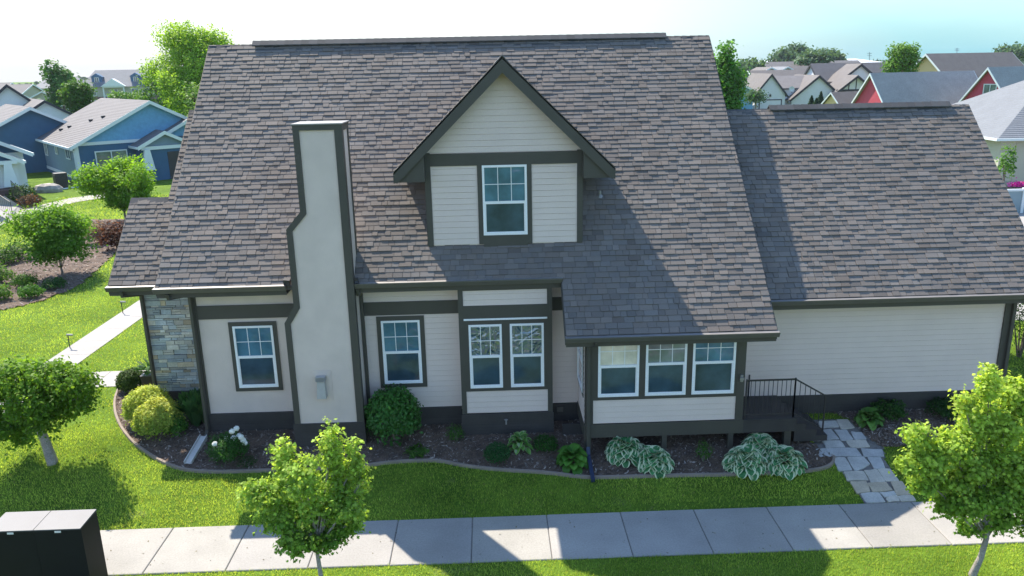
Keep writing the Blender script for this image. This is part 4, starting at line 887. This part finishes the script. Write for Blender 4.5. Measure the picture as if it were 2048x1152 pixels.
# ================================================================== NEIGHBOURS
def gable(parent, ox, oy, ang, W, L, hw, sl, wall, roofm, trim, z0=0.0, over=.5, gwall=None, nolabel=True, th=.16, tw=.28, back=True):
    """gable face at local y=0 (normal -y), ridge runs to +y"""
    X = Matrix.Translation((ox, oy, 0)) @ Matrix.Rotation(ang, 4, 'Z'); h = W/2; zr = z0+hw+h*sl
    mb = MB(X); mb.box(-h, h, 0, L, z0-.6, z0+hw); mb.build('wall', M[wall], parent)
    mb = MB(X); mb.prism([(-h, z0+hw), (h, z0+hw), (0, zr-.02)], -.012, L); mb.build('gable_wall', M[gwall or wall], parent)
    mb = MB(X); e = over; ho = h+e; ze = z0+hw-e*sl
    mb.slab([(-ho, -e, ze+.2), (0, -e, zr+.2), (0, L+e, zr+.2), (-ho, L+e, ze+.2)], th); mb.slab([(0, -e, zr+.2), (ho, -e, ze+.2), (ho, L+e, ze+.2), (0, L+e, zr+.2)], th)
    rf = mb.build('roof', M[roofm], parent)
    mb = MB(X)
    for sd in (-1, 1):
        pts = [(0, zr+.19), (0, zr+.19-tw), (sd*(ho+.01), ze+.19-tw), (sd*(ho+.01), ze+.19)]
        if sd > 0: pts = pts
        else: pts = pts[::-1]
        mb.prism(pts, -e-.06, -e+.0)
        if back: mb.prism(pts, L+e, L+e+.06)
        a, b = sorted((sd*ho, sd*(ho+.12))); mb.box(a, b, -e+.001, L+e-.001, ze+.0, ze+.17)
    mb.build('eave_trim', M[trim], rf)
    return X
def bgwin(parent, X, x, z, w_, h_, y=-.03, bars=(2, 1), trim='wtrim'):
    mb = MB(X); t = .09
    mb.box(x-w_/2-t, x+w_/2+t, y-.05, y, z+h_, z+h_+t); mb.box(x-w_/2-t, x+w_/2+t, y-.05, y, z-t, z); mb.box(x-w_/2-t, x-w_/2, y-.05, y, z, z+h_); mb.box(x+w_/2, x+w_/2+t, y-.05, y, z, z+h_)
    for i in range(1, bars[0]): xx = x-w_/2+w_*i/bars[0]; mb.box(xx-.035, xx+.035, y-.045, y, z, z+h_)
    f = mb.build('window', M[trim], parent); g = MB(X); g.poly([(x-w_/2, y-.02, z), (x+w_/2, y-.02, z), (x+w_/2, y-.02, z+h_), (x-w_/2, y-.02, z+h_)]); g.build('pane', M['bgglass'], f)
def sidewin(parent, X, y, z, w_, h_, h): bgwin(parent, X @ Matrix.Translation((-h, y, 0)) @ Matrix.Rotation(-PI/2, 4, 'Z'), 0, z, w_, h_)
# blue bungalow
A39 = math.radians(38)
bh = empty('blue_house', (-31.9, 62.4, 0), 'blue bungalow with white trim, grey roof and a round tree in front', 'house', 'neighbouring houses on the left')
cu, su = math.cos(A39), math.sin(A39); W_ = 11.6; ox, oy = -31.9+cu*W_/2, 62.4+su*W_/2
X = gable(bh, ox, oy, A39, W_, 14.5, 3.0, .52, 'navy', 'bgroof', 'wtrim', gwall='cyan', over=.45)
h = W_/2
mb = MB(X); mb.box(-h-.02, -h, 0, 14.5, .5, 3.0); mb.build('side_wall', M['blueg'], bh)
mb = MB(X); mb.box(-h-.03, h, -.07, -.013, 2.98, 3.22); mb.box(-h-.06, -h+.22, -.07, 0, -.2, 2.98); mb.box(-h-.06, -h-.02, 0, .22, -.2, 2.98); mb.box(-h-.05, h, -.06, 0, .30, .55); mb.box(-h-.05, -h, .0, 14.5, .30, .55); mb.build('wall_trim', M['wtrim'], bh)
bgwin(bh, X, -3.3, 1.1, 2.2, 1.3); sidewin(bh, X, 2.6, 1.9, 1.4, .85, h+.02); sidewin(bh, X, 7.0, 2.0, .7, .7, h+.02); sidewin(bh, X, 11.5, 1.6, 1.0, 1.1, h+.02)
for (yy, xx) in ((5.5, -3.2), (3.8, -2.6), (9.5, -4.8), (8.5, -4.3)):
    mb = MB(X); zz = 3.0+(h+xx)*.52+.2; mb.box(xx-.14, xx+.14, yy-.14, yy+.14, zz-.02, zz+.16); mb.build('roof_vent', M['black'], bh)
mb = MB(X); mb.tube([(-h-.5, -.3, 2.85), (-h-.12, -.05, 2.6), (-h-.12, -.05, .2), (-h-.3, -1.6, .06), (-h-1.6, -1.9, .06)], .06, 4, sq=True); mb.build('downspout', M['wtrim'], bh)
X2 = gable(bh, ox+cu*.3+su*1.9, oy+su*.3-cu*1.9, A39, 3.6, 1.7, 2.75, .52, 'navy', 'bgroofd', 'wtrim', gwall='blueg', over=.35)
bh.children[-3].hide_render = False
mb = MB(X2); mb.box(-1.85, 1.85, -.16, -.05, 2.45, 2.72)
for sd in (-1, 1):
    mb.hexa([(sd*1.5-.42, -.5, .9), (sd*1.5+.42, -.5, .9), (sd*1.5+.42, -.1, .9), (sd*1.5-.42, -.1, .9), (sd*1.5-.2, -.45, 2.5), (sd*1.5+.2, -.45, 2.5), (sd*1.5+.2, -.12, 2.5), (sd*1.5-.2, -.12, 2.5)])
mb.build('porch_column', M['wtrim'], bh)
mb = MB(X2); mb.box(.1, 1.0, -.04, -.013, 0, 2.2); mb.build('door', M['door'], bh)
X3 = gable(bh, ox+cu*2.6+su*.7, oy+su*2.6-cu*.7, A39, 4.4, 3.0, 3.3, .52, 'navy', 'bgroofd', 'wtrim', gwall='cyan', over=.4)
mb = MB(Matrix.Translation((-32.6, 60.9, 0)) @ Matrix.Rotation(A39, 4, 'Z')); mb.box(-.42, .42, -.42, .42, 0, 1.15)
for k in range(9): mb.box(-.44, .44, -.44, .44, .12+k*.11, .145+k*.11)
e = mb.build('air_conditioner', M['black'], None, loc=(-32.6, 60.9, 0)); tag(e, 'dark square air conditioner unit beside the blue house wall', 'air conditioner')
mb = MB()
cx, cy = gp(97, 384).xy; st = [(math.cos(a)*1.0, math.sin(a)*.6) for a in np.linspace(0, 2*PI, 12, endpoint=False)]
rg = [[(cx+x*s_, cy+y*s_, z_+random.uniform(-.05, .05)) for x, y in st] for s_, z_ in ((1.0, -.05), (1.08, .25), (.85, .5), (.45, .62))]
for a, b in zip(rg[:-1], rg[1:]):
    for i in range(12): mb.poly([a[i], a[(i+1) % 12], b[(i+1) % 12], b[i]])
mb.poly(rg[-1]); tag(mb.build('boulder', M['rock'], None, loc=(cx, cy, 0), smooth=True), 'large grey boulder on the grass near the blue house', 'rock')
# white bungalow, left edge
wh = empty('white_house', (-33.5, 55, 0), 'white shingled bungalow with tapered porch columns cut by the left edge of view', 'house', 'neighbouring houses on the left')
def tip(px, py, Y, half): a = at(px, py, Y); return a.x-cu*half, a.y-su*half
a_ = tip(60, 297, 57.5, 4.0)
X = gable(wh, a_[0], a_[1], A39, 7.0, 9, 3.1, .52, 'whitew', 'bgroof', 'wtrim', gwall='navy', over=.5)
a_ = tip(44, 311, 55.6, 2.6)
X = gable(wh, a_[0], a_[1], A39, 4.4, 1.8, 2.7, .52, 'whitew', 'bgroof', 'wtrim', gwall='navy', over=.4)
mb = MB(X)
for sd in (-1, 1): mb.hexa([(sd*1.6-.45, -.6, 1.0), (sd*1.6+.45, -.6, 1.0), (sd*1.6+.45, -.1, 1.0), (sd*1.6-.45, -.1, 1.0), (sd*1.6-.2, -.5, 2.7), (sd*1.6+.2, -.5, 2.7), (sd*1.6+.2, -.1, 2.7), (sd*1.6-.2, -.1, 2.7)])
mb.box(-2.2, 2.2, -.5, -.1, 2.5, 2.75); mb.build('porch_column', M['wtrim'], wh); bgwin(wh, X, 0, 1.2, 1.1, 1.3)
mb = MB(X); mb.box(-2.2, 2.2, -1.2, -.02, -.3, .9); mb.build('porch', M['brick'], wh)
mb = MB()
for (p0, p1) in (((0, 440), (0, 415)),): pass
a1 = gp(-10, 440); a2 = gp(52, 418); b1 = gp(28, 445)
railrun(mb, (a1.x, a1.y, 0), (b1.x, b1.y, 0), 1.9, 1.2, .9, 10); wr = mb.build('railing', M['black'], wh)
mb = MB(); railrun(mb, (a1.x+.4, a1.y+1.6, 0), (a2.x, a2.y, 0), 2.1, 1.0, .9, 12); mb.build('railing', M['black'], wh)
mb = MB(); mb.hexa([(a1.x-1, a1.y, -.1), (b1.x-.3, b1.y, -.1), (a2.x-.3, a2.y+.5, -.1), (a1.x-1, a1.y+3, -.1), (a1.x-1, a1.y, 1.0), (b1.x-.6, b1.y+.3, .2), (a2.x-.6, a2.y+.3, .2), (a1.x-1, a1.y+3, 1.0)]); mb.build('steps', M['concrete'], wh)
# navy gable house behind
nh = empty('navy_house', (-40, 78, 0), 'house with navy gable and pale roof between the blue and white bungalows', 'house', 'neighbouring houses on the left')
a_ = at(62, 240, 72); X = gable(nh, a_.x, a_.y, A39, 8.6, 12, 3.3, .52, 'navy', 'bgroof', 'wtrim', gwall='navy', over=.5)
def simple(name, label, px, py, Y, ang, W, L, zr, sl, wall, roofm, trim, grp, gwall=None, over=.5, tw=.28, wins=()):
    """place by its ridge end (peak of the gable face) seen at px,py"""
    p = at(px, py, Y); hw = p.z-.2-W/2*sl; z0 = 0
    e = empty(name, (p.x, p.y, 0), label, 'house', grp); X = gable(e, p.x, p.y, ang, W, L, hw, sl, wall, roofm, trim, over=over, gwall=gwall, tw=tw)
    for wv_ in wins: bgwin(e, X, *wv_)
    return e, X
GL = 'neighbouring houses on the left'; GR = 'neighbouring houses on the right'
simple('white_house', 'white gabled house with dark rake trim behind the navy gable', 12, 168, 92, math.radians(35), 11, 14, 0, .85, 'whitew', 'bgroof', 'dark', GL, over=.35, tw=.35)
simple('white_house', 'lower white gabled house just left of the round mid-green tree', 88, 200, 86, math.radians(35), 8, 14, 0, .62, 'whitew', 'bgroof', 'dark', GL, over=.35)
for (px, py, Y, ang, W, L, lb, rm) in ((62, 168, 190, 80, 10, 30, 'long dark roofed house far left near the horizon', 'bgroofd'), (20, 165, 210, 80, 10, 24, 'dark roofed house at the far left horizon', 'bgroofd'), (45, 190, 150, 60, 9, 14, 'pale house with brown roof behind the white gables', 'bgroofb'), (85, 182, 170, 10, 9, 14, 'small far house with pale gable left of the trees', 'bgroofd'), (110, 205, 125, 30, 8, 10, 'grey house half hidden under the left trees', 'bgroofd')):
    simple('distant_house', lb, px, py, Y, math.radians(ang), W, L, 0, .5, 'beige', rm, 'wtrim', GL)
# apartment building
ab = empty('apartment_building', (-103, 230, 0), 'three-storey brick and cream apartment building with dormers and white balconies on the left horizon', 'building')
c0 = at(225, 150, 230); X = Matrix.Translation((c0.x, 230, 0)) @ Matrix.Rotation(math.radians(14), 4, 'Z')
mb = MB(X); mb.box(-20, 10, 0, 14, -1, 5.6); mb.build('wall', M['brick'], ab); mb = MB(X); mb.box(-20.05, 10.05, -.1, 14, 3.0, 5.6); mb.build('wall', M['beige'], ab)
def hip(mb, x0, x1, y0, y1, z0, z1, o=.6, run=None):
    r_ = (y1-y0)/2+o; run = r_ if run is None else run; ym = (y0+y1)/2; a = (x0-o, y0-o, z0); b = (x1+o, y0-o, z0); c = (x1+o, y1+o, z0); d = (x0-o, y1+o, z0); e = (x0-o+run, ym, z1); f = (x1+o-run, ym, z1)
    for q in ([a, b, f, e], [b, c, f], [c, d, e, f], [d, a, e]): mb.poly(q)
    mb.poly([d, c, b, a])
mb = MB(X); hip(mb, -8, 10, 0, 14, 5.6, 10.2, run=3); ra = mb.build('roof', M['bgroofg'], ab); mb = MB(X); hip(mb, -20, -8, 0, 14, 5.6, 8.6, run=3); mb.build('roof', M['bgroofg'], ab)
for xx in (-4.5, 5.5):
    Xd = X @ Matrix.Translation((xx, 1.6, 0)); mb = MB(Xd); mb.box(-1.3, 1.3, 0, 4, 6.3, 8.3); mb.prism([(-1.6, 8.3), (1.6, 8.3), (0, 9.3)], -.2, 5); mb.build('dormer', M['navy'], ab); bgwin(ab, Xd, 0, 6.9, 1.0, 1.2)
mb = MB(X); mb.box(-2.2, 2.6, -1.6, -1.3, 0, 5.6); mb = MB(X)
for xx in (-2.6, 2.6): mb.box(xx-.15, xx+.15, -1.6, -1.3, -1, 5.6)
mb.box(-2.8, 2.8, -1.6, 0, 2.4, 2.6); mb.box(-2.8, 2.8, -1.6, 0, 5.4, 5.7); mb.box(-2.8, 2.8, -1.65, -1.6, 3.4, 3.5); mb.prism([(-3.2, 5.7), (3.2, 5.7), (0, 7.8)], -1.9, 2)
for k in range(14): mb.box(-2.7+k*.4, -2.62+k*.4, -1.64, -1.6, 2.6, 3.4)
mb.build('balcony', M['wtrim'], ab)
for xx in (-17, -13, -9, -5.5, 0, 5, 8):
    for zz in (.6, 3.4): bgwin(ab, X, xx, zz, 1.3, 1.5, y=-.12)
# right side -------------------------------------------------------------
# grey hip roof house
p = at(1997, 275, 46); gh = empty('grey_roof_house', (p.x, p.y, 0), 'sage green house with blue-grey hip roof at the right edge of view', 'house', GR)
Xg = Matrix.Translation((p.x, p.y, 0)) @ Matrix.Rotation(math.radians(-3), 4, 'Z')
mb = MB(Xg); mb.box(.5, 16, .5, 13, -.3, 3.5); mb.build('wall', M['beige'], gh)
mb = MB(Xg)
for k in range(9): mb.box(1.4+k*1.6, 1.45+k*1.6, .46, .5, 0, 3.3)
mb.box(.5, 16, .45, .5, 3.25, 3.5); mb.box(.46, .62, .44, .6, 0, 3.3); mb.box(.5, 16, .44, .5, .0, .9, 1); mb.build('wall_trim', [M['beige'], mat('lower_wall_panel', (.22, .22, .19), .8)], gh)  # includes a darker panel along the foot of the wall
mb = MB(Xg); hip(mb, .5, 16, .5, 13, 3.5, 7.2, o=.55); mb.build('roof', M['bgroofg'], gh)
mb = MB(Xg); mb.box(-.1, 16.6, -.14, -.04, 3.38, 3.52); mb.box(-.14, -.04, -.1, 13.6, 3.38, 3.52); mb.build('gutter', M['wtrim'], gh)
Xw = Xg @ Matrix.Translation((3.0, .38, 1.9)); mb = MB(Xw)
for k in range(40):
    a = k/40*6.28; mb.tube([(math.cos(a)*.22, 0, math.sin(a)*.22), (math.cos(a+.4)*.34, -.06, math.sin(a+.4)*.34), (math.cos(a+.5)*.2, -.03, math.sin(a+.5)*.2)], .045, 4)
p_ = Xw.translation; tag(mb.build('wreath', mat('wreath_green', (.05, .06, .03), .8), None, loc=p_), 'round dark wreath hanging on the sage green wall', 'wreath')
fe = at(2015, 392, 41); e = empty('fence', (fe.x, fe.y, 0), 'grey-blue panel fence with white top rail at the right edge', 'fence'); mb = MB(); mb.box(fe.x-1, fe.x+9, fe.y, fe.y+.04, 0, fe.z+.25); mb.build('fence_panel', M['fencep'], e)
mb = MB(); mb.box(fe.x-1, fe.x+9, fe.y-.04, fe.y+.08, fe.z+.25, fe.z+.36)
mb.build('rail', M['wtrim'], e)
for k in range(6): mb = MB(); mb.box(fe.x-1+k*1.8, fe.x-.86+k*1.8, fe.y-.06, fe.y+.1, 0, fe.z+.42); mb.build('post', M['wtrim'], e)
q = at(2010, 350, 43.5); shrub('vine', 'bright climbing plant on the sage green wall behind the garage rake', q.x, q.y, .45, 2.2, 500, .16, 'oval', (.05, .16, .03), (.14, .28, .05), M['leaf'], z=1.2, cat='plant')
q = at(2036, 369, 43.2); e = empty('flower_box', (q.x, q.y, 1.0), 'box of magenta flowers behind the grey-blue fence', 'flower box'); mb = MB(); mb.box(q.x-.6, q.x+.5, q.y-.15, q.y+.15, 0, q.z-.12); mb.build('box', M['black'], e)
n = 260; leaves('flowers', np.array([q.x, q.y, q.z])+RNG.normal(size=(n, 3))*np.array([.26, .1, .09]), RNG.normal(size=(n, 3))+np.array([0, -.5, .8]), .11, colmix(n, (.45, .02, .30), (.75, .06, .5)), 'oval', M['far'], e)['kind'] = 'stuff'
# red houses (ridge along x, gable end facing left)
simple('red_house', 'red gabled house with white rakes and long grey roof, left one of two', 1746, 146, 90, math.radians(-76), 6.2, 13.5, 0, 1.25, 'redw', 'bgroofs', 'wtrim', GR, over=.35, tw=.26)
simple('red_house', 'red gabled house with a white gable window, right one of two', 1981, 134, 84, math.radians(-68), 6.6, 14, 0, 1.25, 'redw', 'bgroofs', 'wtrim', GR, over=.35, tw=.26, wins=((.3, 4.55, 1.3, .9),))
simple('tan_house', 'large tan gabled house with long brown roof on the right horizon', 1857, 107, 118, math.radians(-72), 9.5, 16, 0, .85, 'yell', 'bgroofb', 'wtrim', GR, over=.5, tw=.3)
simple('yellow_house', 'small yellow gable with brown roof left of the red gable', 1666, 184, 96, math.radians(-70), 4.0, 9, 0, .95, 'yell', 'bgroofb', 'wtrim', GR, over=.3, tw=.2)
# white houses with dark trim
wc = empty('white_house', (46, 125, 0), 'white house complex with dark rake trim, three front gables and dark main roof', 'house', GR)
def gat(px, py, Y, W, L, sl, wall='whitew', rm='bgroofb', trim='dark', ang=0, **k):
    p = at(px, py, Y); hw = p.z-.2-W/2*sl; return gable(wc, p.x, p.y, math.radians(ang), W, L, hw, sl, wall, rm, trim, **k), p
Xa, pa = gat(1543, 147, 124, 4.6, 12, 1.25, over=.35, tw=.4, ang=-4)
mb = MB(Xa); mb.box(-1.5, 1.7, -.06, -.02, 0, 2.6); gd = mb.build('garage_door', M['whitew'], wc); mb = MB(Xa); mb.box(-1.65, 1.85, -.09, -.02, 2.6, 2.75); mb.box(-1.65, -1.5, -.09, -.02, 0, 2.6); mb.box(1.7, 1.85, -.09, -.02, 0, 2.6); mb.build('door_frame', M['dark'], gd)
mb = MB(Xa); mb.box(-.12, .12, -.2, -.02, 3.15, 3.5); mb.build('lantern', M['black'], wc)
Xb, pb = gat(1638, 150, 128, 8.0, 12, .85, over=.35, tw=.42, ang=-4)
p = at(1590, 154, 133); mb = MB(); mb.slab([(p.x-6, 130, 4.2), (p.x+4, 130, 4.2), (p.x+4, 135, 6.1), (p.x-6, 135, 6.1)], .2); mb.build('roof', M['bgroofd'], wc)
mb = MB(); mb.box(p.x-4, p.x+4, 130.3, 136, 0, 4.1); mb.build('wall', M['whitew'], wc)
Xc, pc = gat(1624, 127, 139, 9.0, 13.5, .95, ang=-82, rm='bgroofd', over=.3, tw=.4)
Xd, pd = gat(1722, 127, 131, 6.4, 6, .80, ang=-4, over=.3, tw=.42)
Xe, pe_ = gat(1714, 150, 126, 6.0, 6, .80, ang=-4, over=.5, tw=.42)
mb = MB(Xe); zb = pe_.z-.2-.8*3.0; mb.box(-3, 3, -.1, -.02, zb, zb+.45)
for k in (-1.1, 0, 1.1): mb.box(k-.06, k+.06, -.1, -.02, zb+.45, zb+2.4-abs(k)*.8-.2)
mb.build('timber_trim', M['dark'], wc)
# satellite dish on the white house
q = at(1583, 178, 127); e = empty('satellite_dish', (q.x, q.y, q.z-.3), 'small white satellite dish on the white house roof edge', 'satellite dish'); mb = MB()
for k in range(12):
    a0, a1 = k/12*6.28, (k+1)/12*6.28; f = lambda a: (q.x+math.cos(a)*.42, q.y-.1-math.cos(a)*.1, q.z+math.sin(a)*.42); mb.poly([(q.x, q.y, q.z), f(a0), f(a1)])
mb.build('dish', M['wtrim'], e); mb = MB(); mb.tube([(q.x, q.y, q.z), (q.x+.2, q.y+.3, q.z-.6)], .04, 6); mb.build('mast', M['black'], e)
for (px, py, Y, ang, W, L, lb, wl, rm) in ((1545, 133, 190, -80, 9, 20, 'far brown roofed house in the row above the white garage', 'beige', 'bgroofb'), (1542, 134, 175, 0, 7, 9, 'far grey gable peeking above the white garage roof', 'beige', 'bgroofb'), (1575, 133, 180, 0, 7, 9, 'far pale gable right of the other far gable', 'beige', 'bgroofg'), (1500, 141, 165, -82, 8, 12, 'far house with grey roof right of the slender tree', 'blueg', 'bgroofb'), (1478, 165, 120, 0, 4.5, 8, 'small light blue gabled house right of the slender tree', 'cyan', 'bgroofg'), (1480, 125, 260, -84, 12, 40, 'far wide dark roof under the white warehouse', 'beige', 'bgroofd'), (1700, 140, 190, -84, 10, 20, 'far house behind the white gables', 'beige', 'bgroofb')):
    simple('distant_house', lb, px, py, Y, math.radians(ang), W, L, 0, .5, wl, rm, 'wtrim', GR)
e = empty('warehouse', (140, 400, 0), 'long low warehouse with bright white roof on the right horizon', 'building'); a0 = at(1475, 131, 400); a1 = at(1770, 124, 400)
mb = MB(); mb.box(a0.x, a1.x, 400, 470, 0, 7.6); mb.build('wall', M['whitew'], e); mb = MB(); mb.poly([(a0.x-1, 399, 7.6), (a1.x+1, 399, 7.6), (a1.x+1, 435, 9.9), (a0.x+15, 435, 9.9)]); mb.poly([(a0.x+15, 435, 9.9), (a1.x+1, 435, 9.9), (a1.x+1, 471, 7.6), (a0.x-1, 471, 7.6)]); mb.build('roof', M['white'], e)
for (px, y0_, y1_, Y, lb) in ((1494, 132, 116, 300, 'thin mast above the far dark roof'), (1739, 122, 104, 300, 'thin antenna mast above the dark ridge'), (1914, 108, 96, 121, 'short antenna on the tan roof ridge')):
    a = at(px, y0_, Y); b = at(px, y1_, Y); mb = MB(); r_ = .0004*Y; mb.tube([a, b], r_, 5)
    for k in (.6, .85): c = a.lerp(b, k); mb.tube([c+Vector((-r_*7, 0, 0)), c+Vector((r_*7, 0, 0))], r_*.7, 4)
    tag(mb.build('antenna', M['fencep'], None, loc=a), lb, 'antenna')
# distant wood on the horizon
n = 26000; X_ = RNG.uniform(-620, 620, n); hgt = 5.5+3.5*np.sin(X_*.021)+2*np.sin(X_*.083+1)+1.5*np.sin(X_*.31); Y_ = RNG.uniform(560, 640, n); Z_ = RNG.random(n)*np.maximum(hgt, 2)+.5
tag(leaves('far_wood', np.stack([X_, Y_, Z_], 1), RNG.normal(size=(n, 3))+np.array([0, -.4, .8]), RNG.uniform(2, 4.5, n), colmix(n, (.03, .07, .035), (.07, .13, .05)), 'oval', M['far']), 'dark line of woods along the horizon', 'woods', kind='stuff')

# ================================================================== GRASS
def grass(name, x0, x1, y0, y1, dens, hh, wd, holes, label):
    n = int((x1-x0)*(y1-y0)*dens); X = RNG.uniform(x0, x1, n); Y = RNG.uniform(y0, y1, n)
    k = np.ones(n, bool)
    # keep blades only where the camera side could see them
    for h_ in holes: k &= ~inside(h_, X, Y)
    k &= ~((Y < 14.1) & (Y > 13.84) & (X > 2.5) & (RNG.random(n) < .75)); k &= ~((np.sin(X*2.1+1)*np.sin(Y*3.3+X) > .93) & (RNG.random(n) < .7))
    X = X[k]; Y = Y[k]; n = len(X); Z = np.where(Y >= 16.9, 0, np.where(Y <= 13.9, -.56, -.56+.56*(Y-13.9)/3.0))
    ln = RNG.normal(size=(n, 2))*.35; h_ = hh*RNG.uniform(.5, 1.2, n); a = RNG.random(n)*PI; ww = wd*RNG.uniform(.6, 1.3, n)
    V = np.zeros((n, 3, 3), np.float32); V[:, 0] = np.stack([X-np.cos(a)*ww, Y-np.sin(a)*ww, Z-.005], 1); V[:, 1] = np.stack([X+np.cos(a)*ww, Y+np.sin(a)*ww, Z-.005], 1); V[:, 2] = np.stack([X+ln[:, 0]*h_, Y+ln[:, 1]*h_, Z+h_], 1)
    me = bpy.data.meshes.new(name); me.vertices.add(n*3); me.vertices.foreach_set('co', V.ravel()); me.loops.add(n*3); me.loops.foreach_set('vertex_index', np.arange(n*3, dtype=np.int32))
    me.polygons.add(n); me.polygons.foreach_set('loop_start', np.arange(0, n*3, 3, dtype=np.int32)); me.polygons.foreach_set('loop_total', np.full(n, 3, dtype=np.int32)); me.update(calc_edges=True)
    patch = .5+.5*np.sin(X*1.3+np.sin(Y*1.7)*1.4)*np.sin(Y*1.1+np.sin(X*.9)); t = np.clip(patch*.45+.15*np.sin(X*.45+Y*.8)+RNG.random(n)*.6-.05, 0, 1)
    c = colmix(n, (.15, .26, .035), (.56, .70, .13), .15, t); dry = RNG.random(n) < .04; c[dry] = (.30, .27, .13)
    at_ = me.attributes.new('Col', 'FLOAT_COLOR', 'FACE'); cc = np.ones((n, 4), np.float32); cc[:, :3] = c; at_.data.foreach_set('color', cc.ravel())
    me.materials.append(M['grassb']); o = bpy.data.objects.new(name, me); C.objects.link(o); return tag(o, label, 'grass', kind='stuff')
HO = [BED1, BED2, FPOLY, WALK, CROSS, [(-8.4, 17), (12, 17), (12, 30), (-8.4, 30)]]
grass('lawn_grass', -11.5, 12, 13.84, 17.6, 1500, .055, .006, HO, 'short green lawn between the sidewalk and the mulch bed')
grass('lawn_grass', -9, 11, 9.4, 12.40, 1500, .055, .006, HO, 'strip of lawn in front of the sidewalk')
grass('lawn_grass', -20, -8.2, 17.6, 30, 420, .06, .010, HO+[BED3], 'lawn left of the house along the walkway')
grass('lawn_grass', -30, -11, 30, 56, 90, .09, .022, HO+[BED3], 'lawn beyond the mulch island on the left')
grass('lawn_grass', 12, 18, 13.84, 23, 350, .06, .010, HO+[DRIVE], 'lawn right of the garage')

n = 150; X_ = RNG.uniform(-9, 11, n); Y_ = RNG.uniform(12.4, 13.85, n)
tag(leaves('leaf_litter', np.stack([X_, Y_, np.full(n, -.525)], 1), RNG.normal(size=(n, 3))*.2+np.array([0, 0, 1]), RNG.uniform(.015, .05, n), colmix(n, (.06, .05, .03), (.20, .17, .09)), 'oval', M['chip']), 'scattered dry leaf bits lying on the sidewalk', 'leaf litter', kind='stuff')
# ================================================================== HAZE
mb = MB(); mb.box(-900, 900, -30, 900, -4, 22)
m, t, b = new_mat('haze_air'); t.nodes.remove(b); pv = t.nodes.new('ShaderNodeVolumePrincipled'); pv.inputs['Color'].default_value = (.80, .88, 1.0, 1); pv.inputs['Density'].default_value = .00012; pv.inputs['Anisotropy'].default_value = .2
t.links.new(pv.outputs[0], t.nodes['Material Output'].inputs['Volume'])
hz = mb.build('haze', m); hz['kind'] = 'stuff'; hz['label'] = 'thin pale summer haze over the neighbourhood'; hz['category'] = 'haze'
